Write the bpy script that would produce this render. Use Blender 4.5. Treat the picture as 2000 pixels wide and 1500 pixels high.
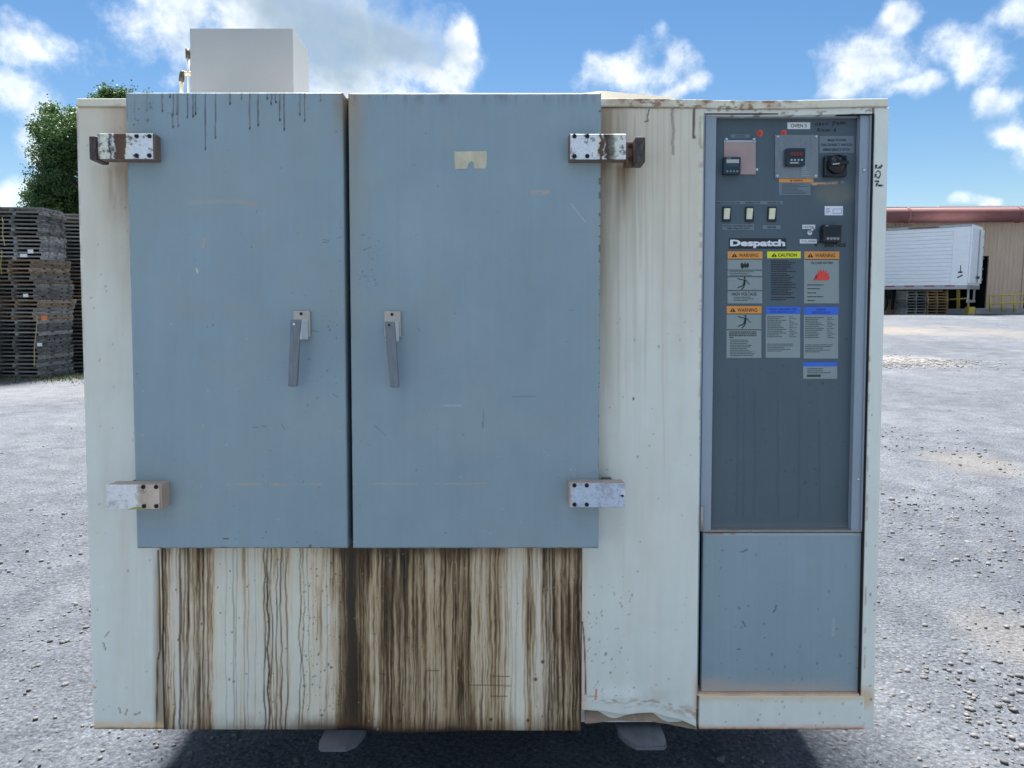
import bpy, bmesh, math, random
import numpy as np
from mathutils import Vector, Matrix
R = math.radians
random.seed(7); rng = np.random.default_rng(7)
for o in list(bpy.data.objects): bpy.data.objects.remove(o)
scene = bpy.context.scene
col = scene.collection

# ------------------------------------------------------------------ camera, sky, sun, exposure
EXPO = 2.28; PITCH = 6.5; EYE = 1.55; FPX = 1500.0
cam_d = bpy.data.cameras.new('camera'); cam = bpy.data.objects.new('camera', cam_d); col.objects.link(cam)
cam.location = (0, 0, EYE); cam.rotation_euler = (R(90 - PITCH), 0, 0)
cam_d.sensor_width = 36; cam_d.lens = 36 * FPX / 2000; cam_d.clip_start = .05; cam_d.clip_end = 5000
scene.camera = cam
SUN_EL, SUN_AZ = 65, -9          # azimuth from +Y, negative = to the left
sd = bpy.data.lights.new('sun', 'SUN'); so = bpy.data.objects.new('sun', sd); col.objects.link(so)
sd.energy = 3.4; sd.angle = R(16); sd.color = (1, .97, .935)
sdir = Vector((math.sin(R(SUN_AZ)) * math.cos(R(SUN_EL)), math.cos(R(SUN_AZ)) * math.cos(R(SUN_EL)), math.sin(R(SUN_EL))))
so.rotation_euler = sdir.to_track_quat('Z', 'Y').to_euler(); so.location = (0, 0, 30)
scene.view_settings.view_transform = 'Standard'; scene.view_settings.look = 'None'
scene.view_settings.gamma = 1; scene.view_settings.exposure = EXPO; scene.view_settings.use_curve_mapping = False
scene.render.resolution_x = 1024; scene.render.resolution_y = 768
scene.render.engine = 'CYCLES'
scene.cycles.max_bounces = 6; scene.cycles.diffuse_bounces = 3; scene.cycles.glossy_bounces = 3; scene.cycles.transmission_bounces = 2

cp, sp = math.cos(R(PITCH)), math.sin(R(PITCH))
CAM = np.array([0, 0, EYE]); FW = np.array([0, cp, -sp]); UP = np.array([0, sp, cp]); RT = np.array([1., 0, 0])
def ray(px, py): return FW + RT * (px - 1000) / FPX + UP * (750 - py) / FPX
def at(px, py, Y):
    d = ray(px, py); return Vector(CAM + d * (Y / d[1]))

def build_world():
    w = bpy.data.worlds.new('World'); scene.world = w; w.use_nodes = True
    nt = w.node_tree; N = nt.nodes; N.clear(); L = nt.links
    def nd(t, **k):
        n = N.new(t)
        for a, b in k.items(): setattr(n, a, b)
        return n
    def math_(op, a, b=None, c=None, clamp=False):
        n = nd('ShaderNodeMath', operation=op); n.use_clamp = clamp
        for i, v in enumerate((a, b, c)):
            if v is None: continue
            if isinstance(v, (int, float)): n.inputs[i].default_value = v
            else: L.new(v, n.inputs[i])
        return n.outputs[0]
    def vmath(op, a, b=None, c=None):
        n = nd('ShaderNodeVectorMath', operation=op)
        for i, v in enumerate((a, b, c)):
            if v is None: continue
            if isinstance(v, tuple): n.inputs[i].default_value = v
            else: L.new(v, n.inputs[i])
        return n
    sky = nd('ShaderNodeTexSky', sky_type='NISHITA'); sky.sun_disc = False
    sky.sun_elevation = R(SUN_EL); sky.sun_rotation = R(SUN_AZ); sky.altitude = 200
    sky.air_density = 1.0; sky.dust_density = .35; sky.ozone_density = 1.6
    tc = nd('ShaderNodeTexCoord')
    sep = nd('ShaderNodeSeparateXYZ'); L.new(tc.outputs['Generated'], sep.inputs[0])
    az = math_('ARCTAN2', sep.outputs[0], sep.outputs[1])
    el = math_('ARCSINE', sep.outputs[2])
    S = R(72)                                   # the same family of clouds goes round the whole horizon
    azw = math_('WRAP', az, S / 2, -S / 2)
    cmb = nd('ShaderNodeCombineXYZ'); L.new(azw, cmb.inputs[0]); L.new(el, cmb.inputs[1])
    def noise(scale, detail, rough, seed, src=None):
        n = nd('ShaderNodeTexNoise')
        n.inputs['Scale'].default_value = scale; n.inputs['Detail'].default_value = detail
        n.inputs['Roughness'].default_value = rough
        o_ = vmath('ADD', src or tc.outputs['Generated'], (seed, seed * .7, -seed)); L.new(o_.outputs[0], n.inputs['Vector']); return n
    wn = noise(9, 2, .55, 1.3)
    warp = vmath('MULTIPLY_ADD', vmath('SUBTRACT', wn.outputs['Color'], (.5, .5, .5)).outputs[0], (.13, .10, 0), cmb.outputs[0]).outputs[0]
    def ang(px, py):
        d = ray(px, py); d = d / np.linalg.norm(d); return math.atan2(d[0], d[1]), math.asin(d[2])
    def blobs(lst):
        cur = None
        for (px, py, rx, ry) in lst:
            a, e = ang(px, py); ra = rx / FPX * .90; re = ry / FPX * .90
            v = vmath('MULTIPLY_ADD', warp, (1 / ra, 1 / re, 0), (-a / ra, -e / re, 0))
            ln = vmath('LENGTH', v.outputs[0]).outputs['Value']
            if cur is None: cur = ln
            else:
                n = nd('ShaderNodeMath', operation='SMOOTH_MIN'); L.new(cur, n.inputs[0]); L.new(ln, n.inputs[1]); n.inputs[2].default_value = .25; cur = n.outputs[0]
        return cur
    white = [(110, 105, 92, 62), (45, 195, 95, 60), (75, 275, 62, 50), (5, 385, 50, 60),
             (330, 40, 95, 75), (400, 110, 120, 60), (520, 60, 180, 110), (700, 90, 170, 120), (640, 150, 190, 70), (810, 150, 90, 45), (875, 95, 75, 85),
             (1235, 150, 100, 62), (1310, 185, 70, 35),
             (1700, 130, 95, 70), (1640, 165, 60, 40), (1770, 15, 62, 40), (1760, 180, 75, 26),
             (1890, 105, 100, 58), (1935, 205, 42, 36), (1945, 262, 34, 48),
             (1897, 392, 24, 18), (1965, 398, 34, 14), (1990, 25, 50, 40)]
    grey = [(640, 80, 175, 130), (760, 70, 130, 110), (560, 20, 150, 70)]
    fb = noise(11, 6, .62, 4.1); fb2 = noise(30, 4, .65, 8.2)
    tex = math_('ADD', math_('MULTIPLY', math_('SUBTRACT', fb.outputs['Fac'], .5), 1.8), math_('MULTIPLY', math_('SUBTRACT', fb2.outputs['Fac'], .5), .9))
    dens = math_('ADD', math_('SUBTRACT', 1.0, blobs(white)), tex)
    # the higher sky: scattered clouds of the same kind
    hi = noise(3.2, 5, .58, 2.7)
    hid = math_('SUBTRACT', math_('MULTIPLY', hi.outputs['Fac'], 4.0), 1.72)
    mr = nd('ShaderNodeMapRange', interpolation_type='SMOOTHSTEP'); L.new(el, mr.inputs[0])
    mr.inputs[1].default_value = R(22); mr.inputs[2].default_value = R(32)
    mx = nd('ShaderNodeMix'); L.new(mr.outputs[0], mx.inputs[0]); L.new(dens, mx.inputs[2]); L.new(hid, mx.inputs[3])
    dens = mx.outputs[0]
    def sstep(v, a, b):
        m = nd('ShaderNodeMapRange', interpolation_type='SMOOTHSTEP'); L.new(v, m.inputs[0])
        m.inputs[1].default_value = a; m.inputs[2].default_value = b; return m.outputs[0]
    alpha = math_('MULTIPLY', sstep(dens, -.04, .85), .96)
    gr = math_('MULTIPLY', sstep(math_('ADD', math_('SUBTRACT', 1.05, blobs(grey)), math_('MULTIPLY', tex, .45)), .10, .80), .88)
    alpha = math_('MAXIMUM', alpha, math_('MULTIPLY', gr, .96))
    # relief: the same turbulence sampled a little towards the sun
    off = vmath('ADD', tc.outputs['Generated'], (-.004, 0, .014))
    fo = noise(11, 4, .62, 4.1, off.outputs[0])
    rel = math_('MULTIPLY', math_('SUBTRACT', fb.outputs['Fac'], fo.outputs['Fac']), 3.2)
    lit = math_('ADD', .62, math_('ADD', rel, math_('MULTIPLY', sstep(dens, .35, 1.2), -.22)), clamp=True)
    # clouds away from the sun are lit from the front, those below it from behind
    face = nd('ShaderNodeMapRange'); L.new(sep.outputs[1], face.inputs[0]); face.inputs[1].default_value = -1; face.inputs[2].default_value = 1; face.inputs[3].default_value = 1.2 * CLW; face.inputs[4].default_value = .55 * CLW
    body = nd('ShaderNodeMix', data_type='RGBA'); L.new(lit, body.inputs[0]); body.inputs[6].default_value = (.44, .53, .63, 1); body.inputs[7].default_value = (.97, .99, 1.0, 1)
    wv = vmath('SCALE', body.outputs[2]); L.new(face.outputs[0], wv.inputs['Scale'])
    wc = nd('ShaderNodeMix', data_type='RGBA'); L.new(gr, wc.inputs[0])
    L.new(wv.outputs[0], wc.inputs[6]); wc.inputs[7].default_value = (.38, .52, .65, 1)
    hsv = nd('ShaderNodeHueSaturation'); L.new(sky.outputs[0], hsv.inputs['Color'])
    hsv.inputs['Saturation'].default_value = 1.28; hsv.inputs['Value'].default_value = SKYV
    fin = nd('ShaderNodeMix', data_type='RGBA'); L.new(alpha, fin.inputs[0]); L.new(hsv.outputs[0], fin.inputs[6])
    sc = vmath('SCALE', wc.outputs[2]); sc.inputs['Scale'].default_value = 1 / SKYS / 2 ** EXPO
    L.new(sc.outputs[0], fin.inputs[7])
    bg = nd('ShaderNodeBackground'); bg.inputs['Strength'].default_value = SKYS; L.new(fin.outputs[2], bg.inputs[0])
    w.cycles.sampling_method = 'MANUAL'; w.cycles.sample_map_resolution = 512
    out = nd('ShaderNodeOutputWorld'); L.new(bg.outputs[0], out.inputs[0])
CLW = 2.4; SKYS = .05; SKYV = .52
build_world()

# ------------------------------------------------------------------ helpers
def srgb(r, g, b):
    f = lambda c: c / 12.92 if c <= .04045 else ((c + .055) / 1.055) ** 2.4
    return tuple(f(v / 255) for v in (r, g, b))
def tag(o, label=None, cat=None, group=None, kind=None):
    if label: o['label'] = label
    if cat: o['category'] = cat
    if group: o['group'] = group
    if kind: o['kind'] = kind
    return o
def empty(name, loc=(0, 0, 0), rot=(0, 0, 0)):
    o = bpy.data.objects.new(name, None); col.objects.link(o); o.location = loc; o.rotation_euler = rot; o.empty_display_size = .1; return o
def link(name, me, mat=None, parent=None, smooth=False):
    o = bpy.data.objects.new(name, me); col.objects.link(o); o.parent = parent
    if mat and not me.materials: me.materials.append(mat)
    if smooth: me.polygons.foreach_set('use_smooth', [True] * len(me.polygons))
    return o
def pyd(name, v, f, mat=None, parent=None, smooth=False):
    me = bpy.data.meshes.new(name); me.from_pydata([tuple(p) for p in v], [], f); me.update()
    return link(name, me, mat, parent, smooth)
def np_mesh(name, V, F):
    """V (n,3) array, F (m,k) int array with k = 3 or 4"""
    me = bpy.data.meshes.new(name); k = F.shape[1]
    me.vertices.add(len(V)); me.vertices.foreach_set('co', np.asarray(V, dtype=np.float32).ravel())
    me.loops.add(F.size); me.loops.foreach_set('vertex_index', F.astype(np.int32).ravel())
    me.polygons.add(len(F)); me.polygons.foreach_set('loop_start', np.arange(0, F.size, k, dtype=np.int32))
    me.update(calc_edges=True); return me

class MB:
    """collects simple solids, builds one mesh object"""
    def __init__(s): s.bm = bmesh.new()
    def box(s, x0, x1, y0, y1, z0, z1, bev=0, seg=1, M=None):
        r = bmesh.ops.create_cube(s.bm, size=1); vs = r['verts']
        for v in vs: v.co = Vector(((x0 + x1) / 2 + v.co.x * (x1 - x0), (y0 + y1) / 2 + v.co.y * (y1 - y0), (z0 + z1) / 2 + v.co.z * (z1 - z0)))
        if bev:
            es = list({e for v in vs for e in v.link_edges})
            rr = bmesh.ops.bevel(s.bm, geom=es, offset=bev, segments=seg, affect='EDGES', profile=.5)
            vs = list({v for f in rr['faces'] for v in f.verts} | {v for v in vs if v.is_valid})
        if M is not None: bmesh.ops.transform(s.bm, matrix=M, verts=[v for v in vs if v.is_valid])
        return s
    def hexa(s, p, bev=0):
        """8 points: 0-3 front loop, 4-7 back loop"""
        vs = [s.bm.verts.new(q) for q in p]
        fs = [s.bm.faces.new([vs[i] for i in f]) for f in ((0, 1, 2, 3), (7, 6, 5, 4), (0, 4, 5, 1), (1, 5, 6, 2), (2, 6, 7, 3), (3, 7, 4, 0))]
        if bev:
            bmesh.ops.bevel(s.bm, geom=list({e for f in fs for e in f.edges}), offset=bev, segments=2, affect='EDGES', profile=.5)
        return s
    def prism(s, pts, y0, y1):
        """polygon in xz extruded along y (front y0)"""
        a = [s.bm.verts.new((x, y0, z)) for x, z in pts]; b = [s.bm.verts.new((x, y1, z)) for x, z in pts]
        n = len(pts)
        s.bm.faces.new(a); s.bm.faces.new(b[::-1])
        for i in range(n): s.bm.faces.new((a[i], b[i], b[(i + 1) % n], a[(i + 1) % n]))
        return s
    def cyl(s, c, axis, r0, r1, h, seg=16):
        """from c along axis for h"""
        q = Vector(axis).to_track_quat('Z', 'Y').to_matrix().to_4x4()
        M = Matrix.Translation(Vector(c)) @ q @ Matrix.Translation((0, 0, h / 2))
        bmesh.ops.create_cone(s.bm, cap_ends=True, segments=seg, radius1=r0, radius2=r1, depth=h, matrix=M); return s
    def tube(s, pts, r, seg=8):
        pts = [Vector(p) for p in pts]; rings = []
        for i, p in enumerate(pts):
            d = (pts[min(i + 1, len(pts) - 1)] - pts[max(i - 1, 0)]).normalized()
            q = d.to_track_quat('Z', 'Y').to_matrix(); rr = r[i] if isinstance(r, (list, tuple)) else r
            rings.append([s.bm.verts.new(p + q @ Vector((rr * math.cos(t), rr * math.sin(t), 0))) for t in [2 * math.pi * k / seg for k in range(seg)]])
        for A, B in zip(rings, rings[1:]):
            for k in range(seg): s.bm.faces.new((A[k], A[(k + 1) % seg], B[(k + 1) % seg], B[k]))
        s.bm.faces.new(rings[0][::-1]); s.bm.faces.new(rings[-1]); return s
    def bar(s, a, b, w, h):
        a, b = Vector(a), Vector(b); q = (b - a).to_track_quat('Y', 'Z').to_matrix().to_4x4()
        M = Matrix.Translation((a + b) / 2) @ q; l = (b - a).length
        return s.box(-w / 2, w / 2, -l / 2, l / 2, -h / 2, h / 2, M=M)
    def build(s, name, mat=None, parent=None, smooth=False):
        bmesh.ops.recalc_face_normals(s.bm, faces=s.bm.faces)
        me = bpy.data.meshes.new(name); s.bm.to_mesh(me); s.bm.free(); return link(name, me, mat, parent, smooth)

# numpy value noise
_P = rng.random((512, 512))
def vnoise(x, y):
    xi = np.floor(x).astype(int); yi = np.floor(y).astype(int); xf = x - xi; yf = y - yi
    u = xf * xf * (3 - 2 * xf); v = yf * yf * (3 - 2 * yf)
    a = _P[yi % 512, xi % 512]; b = _P[yi % 512, (xi + 1) % 512]; c = _P[(yi + 1) % 512, xi % 512]; d = _P[(yi + 1) % 512, (xi + 1) % 512]
    return (a * (1 - u) + b * u) * (1 - v) + (c * (1 - u) + d * u) * v
def fbm(x, y, o=4):
    t = 0; a = .5; n = 0
    for i in range(o): t = t + a * vnoise(x * 2 ** i + 17.3 * i, y * 2 ** i + 9.1 * i); n += a; a *= .5
    return t / n
def sst(a, b, x):
    t = np.clip((x - a) / (b - a + 1e-9), 0, 1); return t * t * (3 - 2 * t)
def interp(x, tab): return np.interp(x, [t[0] for t in tab], [t[1] for t in tab])

# ------------------------------------------------------------------ materials
def new_mat(name):
    m = bpy.data.materials.new(name); m.use_nodes = True; return m, m.node_tree.nodes, m.node_tree.links, m.node_tree.nodes['Principled BSDF']
def mat(name, c, rough=.5, metal=0, var=.12, scale=8, bump=0, bscale=60, stretch=(1, 1, 1), rvar=.1, spec=.5, objrand=0, c2=None):
    m, N, L, b = new_mat(name)
    tc = N.new('ShaderNodeTexCoord'); mp = N.new('ShaderNodeMapping'); mp.inputs['Scale'].default_value = stretch
    L.new(tc.outputs['Object'], mp.inputs[0])
    n = N.new('ShaderNodeTexNoise'); n.inputs['Scale'].default_value = scale; n.inputs['Detail'].default_value = 6; n.inputs['Roughness'].default_value = .65
    L.new(mp.outputs[0], n.inputs['Vector'])
    r = N.new('ShaderNodeValToRGB'); L.new(n.outputs['Fac'], r.inputs[0])
    lo = tuple(v * (1 - var) for v in c); hi = c2 or tuple(min(1, v * (1 + var)) for v in c)
    r.color_ramp.elements[0].position = .3; r.color_ramp.elements[1].position = .7
    r.color_ramp.elements[0].color = (*lo, 1); r.color_ramp.elements[1].color = (*hi, 1)
    cc = r.outputs[0]
    if objrand:
        oi = N.new('ShaderNodeObjectInfo'); mr = N.new('ShaderNodeMapRange'); L.new(oi.outputs['Random'], mr.inputs[0])
        mr.inputs[3].default_value = 1 - objrand; mr.inputs[4].default_value = 1 + objrand
        h = N.new('ShaderNodeHueSaturation'); L.new(cc, h.inputs['Color']); L.new(mr.outputs[0], h.inputs['Value']); cc = h.outputs[0]
    L.new(cc, b.inputs['Base Color'])
    mr = N.new('ShaderNodeMapRange'); L.new(n.outputs['Fac'], mr.inputs[0]); mr.inputs[3].default_value = max(.02, rough - rvar); mr.inputs[4].default_value = min(1, rough + rvar)
    L.new(mr.outputs[0], b.inputs['Roughness'])
    b.inputs['Metallic'].default_value = metal; b.inputs['Specular IOR Level'].default_value = spec
    if bump:
        n2 = N.new('ShaderNodeTexNoise'); n2.inputs['Scale'].default_value = bscale; n2.inputs['Detail'].default_value = 4; L.new(mp.outputs[0], n2.inputs['Vector'])
        bp = N.new('ShaderNodeBump'); bp.inputs['Strength'].default_value = bump; bp.inputs['Distance'].default_value = .01
        L.new(n2.outputs['Fac'], bp.inputs['Height']); L.new(bp.outputs[0], b.inputs['Normal'])
    return m
def paint_mat(name, bump=.06, bscale=25, spec=.4):
    """painted sheet metal: base colour and roughness come from the 'paint' attribute (wear, drips, stains)"""
    m, N, L, b = new_mat(name)
    a = N.new('ShaderNodeAttribute'); a.attribute_name = 'paint'
    tc = N.new('ShaderNodeTexCoord'); n = N.new('ShaderNodeTexNoise'); n.inputs['Scale'].default_value = 7; n.inputs['Detail'].default_value = 8; n.inputs['Roughness'].default_value = .7
    L.new(tc.outputs['Object'], n.inputs['Vector'])
    mr = N.new('ShaderNodeMapRange'); L.new(n.outputs['Fac'], mr.inputs[0]); mr.inputs[3].default_value = .9; mr.inputs[4].default_value = 1.1
    v = N.new('ShaderNodeVectorMath'); v.operation = 'SCALE'; L.new(a.outputs['Color'], v.inputs[0]); L.new(mr.outputs[0], v.inputs['Scale'])
    L.new(v.outputs[0], b.inputs['Base Color']); L.new(a.outputs['Alpha'], b.inputs['Roughness']); b.inputs['Specular IOR Level'].default_value = spec
    n2 = N.new('ShaderNodeTexNoise'); n2.inputs['Scale'].default_value = bscale; n2.inputs['Detail'].default_value = 3; L.new(tc.outputs['Object'], n2.inputs['Vector'])
    bp = N.new('ShaderNodeBump'); bp.inputs['Strength'].default_value = bump; bp.inputs['Distance'].default_value = .02
    L.new(n2.outputs['Fac'], bp.inputs['Height']); L.new(bp.outputs[0], b.inputs['Normal'])
    return m

# ------------------------------------------------------------------ ground
def gh(x, y):
    x = np.asarray(x, float); y = np.asarray(y, float)
    h = .72 * sst(5, 37, y) * sst(1.0, 9.0, x)
    return h + .05 * (fbm(x * .35 + 50, y * .35 + 50, 3) - .5) * sst(3.2, 7, y) * sst(60, 45, y)
def gpt(px, py):
    d = ray(px, py); t = (0 - EYE) / d[2]
    for i in range(40):
        p = CAM + d * t; t = t + .6 * (float(gh(p[0], p[1])) - p[2]) / d[2] if d[2] < 0 else t
    return Vector(CAM + d * t)
def ground_material():
    m, N, L, b = new_mat('gravel_lot')
    tc = N.new('ShaderNodeTexCoord')
    def noise(s, d=5, r=.6, w=0):
        n = N.new('ShaderNodeTexNoise'); n.noise_dimensions = '4D'; n.inputs['W'].default_value = w; n.inputs['Scale'].default_value = s; n.inputs['Detail'].default_value = d; n.inputs['Roughness'].default_value = r
        L.new(tc.outputs['Object'], n.inputs['Vector']); return n.outputs['Fac']
    def ramp(f, stops):
        r = N.new('ShaderNodeValToRGB'); e = r.color_ramp.elements
        while len(e) > len(stops): e.remove(e[-1])
        while len(e) < len(stops): e.new(.5)
        for q, (p, c) in zip(e, stops): q.position = p; q.color = (*c, 1)
        L.new(f, r.inputs[0]); return r.outputs[0]
    def mix(f, a, c, mode='MIX'):
        x = N.new('ShaderNodeMix'); x.data_type = 'RGBA'; x.blend_type = mode
        if isinstance(f, float): x.inputs[0].default_value = f
        else: L.new(f, x.inputs[0])
        L.new(a, x.inputs[6])
        if isinstance(c, tuple): x.inputs[7].default_value = (*c, 1)
        else: L.new(c, x.inputs[7])
        return x.outputs[2]
    fine = ramp(noise(60, 6, .75), [(.33, (.032, .036, .043)), (.45, (.112, .124, .142)), (.56, (.168, .182, .204)), (.70, (.34, .36, .392))])
    mid = ramp(noise(4.5, 6, .65, 3), [(.3, (.60, .61, .63)), (.7, (1.05, 1.05, 1.04))])
    c = mix(1.0, fine, mid, 'MULTIPLY')
    big = ramp(noise(.35, 5, .6, 5), [(.36, (.74, .75, .77)), (.64, (1.04, 1.03, 1.02))])
    c = mix(1.0, c, big, 'MULTIPLY')
    # dust worn pale, tan silt patches
    dust = ramp(noise(1.1, 6, .7, 9), [(.52, (0, 0, 0)), (.70, (.3, .3, .3))])
    c = mix(dust, c, (.255, .262, .275))
    a = N.new('ShaderNodeAttribute'); a.attribute_name = 'silt'
    c = mix(a.outputs['Fac'], c, (.235, .20, .16))
    a2 = N.new('ShaderNodeAttribute'); a2.attribute_name = 'patch'
    c = mix(a2.outputs['Fac'], c, (.22, .215, .21))
    # cracks
    wv = N.new('ShaderNodeTexNoise'); wv.inputs['Scale'].default_value = 1.3; wv.inputs['Detail'].default_value = 5; L.new(tc.outputs['Object'], wv.inputs['Vector'])
    vm = N.new('ShaderNodeVectorMath'); vm.operation = 'MULTIPLY_ADD'; L.new(wv.outputs['Color'], vm.inputs[0]); vm.inputs[1].default_value = (1.3, 1.3, 0); L.new(tc.outputs['Object'], vm.inputs[2])
    vc = N.new('ShaderNodeTexVoronoi'); vc.feature = 'DISTANCE_TO_EDGE'; vc.inputs['Scale'].default_value = .55; L.new(vm.outputs[0], vc.inputs['Vector'])
    crack = ramp(vc.outputs['Distance'], [(.0, (.75, .75, .75)), (.012, (0, 0, 0))]); gate = ramp(noise(.7, 3, .5, 21), [(.50, (0, 0, 0)), (.60, (1, 1, 1))])
    crack = mix(1.0, crack, gate, 'MULTIPLY'); c = mix(crack, c, (.06, .065, .075))
    L.new(c, b.inputs['Base Color'])
    b.inputs['Roughness'].default_value = .85; b.inputs['Specular IOR Level'].default_value = .2
    vo = N.new('ShaderNodeTexVoronoi'); vo.inputs['Scale'].default_value = 42; L.new(tc.outputs['Object'], vo.inputs['Vector'])
    def mth(op, p, q):
        x = N.new('ShaderNodeMath'); x.operation = op
        for i, v in enumerate((p, q)):
            if isinstance(v, float): x.inputs[i].default_value = v
            else: L.new(v, x.inputs[i])
        return x.outputs[0]
    h = mth('ADD', mth('MULTIPLY', noise(28, 8, .72, 2), 1.0), mth('MULTIPLY', vo.outputs['Distance'], -.45))
    h = mth('ADD', h, mth('MULTIPLY', noise(5, 4, .6, 6), 1.6))
    bp = N.new('ShaderNodeBump'); bp.inputs['Strength'].default_value = .9; bp.inputs['Distance'].default_value = .032
    L.new(h, bp.inputs['Height']); L.new(bp.outputs[0], b.inputs['Normal'])
    return m
def build_ground():
    n = 460; s = np.linspace(-1, 1, n)
    X = 900 * np.sinh(7.2 * s) / np.sinh(7.2); Y = 4 + 900 * np.sinh(7.2 * s) / np.sinh(7.2)
    gx, gy = np.meshgrid(X, Y); z = gh(gx, gy)
    near = sst(40, 12, np.hypot(gx, gy))
    z = z + near * (.022 * (fbm(gx * 2.1 + 80, gy * 2.1 + 80, 4) - .5) + .009 * (fbm(gx * 11 + 30, gy * 11 + 30, 3) - .5))
    V = np.stack([gx.ravel(), gy.ravel(), z.ravel()], 1)
    i = np.arange(n * n).reshape(n, n); F = np.stack([i[:-1, :-1].ravel(), i[:-1, 1:].ravel(), i[1:, 1:].ravel(), i[1:, :-1].ravel()], 1)
    me = np_mesh('ground', V, F)
    def blob(px, py, rx, ry):
        p = gpt(px, py); d = np.hypot((gx - p.x) / rx, (gy - p.y) / ry) + (fbm(gx * .9, gy * .9, 4) - .5) * 1.1; return sst(1.0, .35, d)
    silt = np.maximum.reduce([.6 * blob(1750, 645, 2.4, 3.0), .4 * blob(1995, 655, 1.4, 5), .3 * blob(1900, 905, .5, .8), .25 * blob(1985, 1250, .3, .5)])
    pat = np.maximum(blob(1765, 705, 1.3, 1.6), .3 * blob(30, 760, 3, 2.0))
    for nm, a in (('silt', silt), ('patch', pat)):
        at_ = me.attributes.new(nm, 'FLOAT', 'POINT'); at_.data.foreach_set('value', a.ravel().astype(np.float32))
    o = link('ground', me, ground_material(), smooth=True); tag(o, kind='structure', label='pale grey gravel and worn asphalt lot'); return o
build_ground()

def stones(name, pts, sizes, m, label, cat, flat=.7):
    """loose stones, one joined mesh"""
    ico = bmesh.new(); bmesh.ops.create_icosphere(ico, subdivisions=1, radius=1)
    bv = np.array([v.co for v in ico.verts]); bf = np.array([[v.index for v in f.verts] for f in ico.faces]); ico.free()
    n = len(pts); k = len(bv)
    sc = rng.uniform(.65, 1.25, (n, 1, 3)) * np.array([1, 1, flat]); jit = 1 + rng.uniform(-.25, .25, (n, k, 1))
    a = rng.uniform(0, 6.28, n); c, s_ = np.cos(a)[:, None], np.sin(a)[:, None]
    v = bv[None] * sc * jit * np.asarray(sizes)[:, None, None]
    x = v[..., 0] * c - v[..., 1] * s_; y = v[..., 0] * s_ + v[..., 1] * c
    v = np.stack([x, y, v[..., 2]], -1) + np.asarray(pts)[:, None, :]
    F = (bf[None] + (np.arange(n) * k)[:, None, None]).reshape(-1, 3)
    o = link(name, np_mesh(name, v.reshape(-1, 3), F), m); tag(o, label, cat, kind='stuff'); return o
M_stone = mat('stone_grey', (.11, .11, .112), .9, var=.5, scale=9, c2=(.23, .225, .22))
M_rub = mat('rubble_pale', (.20, .19, .182), .85, var=.4, scale=7)
def build_stones():
    n = 11000; r = 1.6 + 15 * rng.random(n) ** 1.7; a = rng.uniform(R(30), R(150), n)
    x = r * np.cos(a); y = r * np.sin(a)
    clump = fbm(x * .8 + 9, y * .8 + 4, 3); keep = rng.random(n) < sst(.38, .66, clump) + .2
    x, y = x[keep], y[keep]; s = .0035 + .006 * rng.random(len(x)) ** 2
    bx_, by_, bs = [x], [y], [s]
    r = 1.9 + 11 * rng.random(900) ** 1.5; a = rng.uniform(R(32), R(148), 900); bx_.append(r * np.cos(a)); by_.append(r * np.sin(a)); bs.append(.006 + .012 * rng.random(900) ** 2.5)
    for (px, py, sx, sy, k, s0) in ((1860, 1040, .35, .55, 260, .014), (1945, 1410, .16, .28, 240, .012), (1880, 890, .55, .9, 300, .014), (1800, 1430, .22, .25, 70, .013), (140, 1190, .25, .5, 170, .012), (60, 1120, .4, .6, 120, .012), (1930, 1080, .4, .5, 130, .018), (1780, 1000, .4, .8, 60, .02), (400, 1470, .3, .15, 40, .008), (1900, 1250, .3, .4, 90, .012)):
        p = gpt(px, py); bx_.append(p.x + rng.normal(0, sx, k)); by_.append(p.y + rng.normal(0, sy, k)); bs.append(.004 + s0 * rng.random(k) ** 2.2)
    x = np.concatenate(bx_); y = np.concatenate(by_); s = np.concatenate(bs)
    stones('gravel', np.stack([x, y, gh(x, y) + s * .22], 1), s, M_stone, 'small loose grey stones strewn over the lot', 'gravel')
    p = gpt(1760, 708); n = 2600; x = p.x + rng.normal(0, .8, n); y = p.y + rng.normal(0, .55, n)
    s = .006 + .035 * rng.random(n) ** 4
    stones('rubble', np.stack([x, y, gh(x, y) + s * .05], 1), s, M_rub, 'pale broken rubble filling the pothole right of the oven', 'rubble', .38)
build_stones()

# ------------------------------------------------------------------ pallets
def wood(name, c, var=.35):
    return mat(name, c, .85, var=var, scale=5, stretch=(3, 3, 9), bump=.3, bscale=30, objrand=.42)
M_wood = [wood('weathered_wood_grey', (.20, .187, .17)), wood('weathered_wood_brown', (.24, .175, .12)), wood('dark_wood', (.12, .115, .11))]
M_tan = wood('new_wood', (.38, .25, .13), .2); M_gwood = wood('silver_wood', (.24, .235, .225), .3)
PH = .135; PS = .074
def skid_mesh(w, d, seed, nb=6):
    """thin skid: boards on three runners"""
    rr = random.Random(seed); b = MB(); t = .032
    for k in range(nb):
        y = -d / 2 + (k + .5) * d / nb; bw = d / nb * rr.uniform(.66, .88) / 2; e = rr.uniform(-.035, .03)
        b.box(-w / 2 + e, w / 2 + rr.uniform(-.03, .03), y - bw, y + bw, PS - t, PS - .001 - rr.uniform(0, .004))
    for x in (-w / 2 + .05, 0, w / 2 - .05):
        b.box(x - .03, x + .03, -d / 2 + rr.uniform(-.02, .02), d / 2 + rr.uniform(-.02, .02), 0, PS - t - .0005)
    bmesh.ops.recalc_face_normals(b.bm, faces=b.bm.faces)
    me = bpy.data.meshes.new('pallet'); b.bm.to_mesh(me); b.bm.free(); return me
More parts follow.
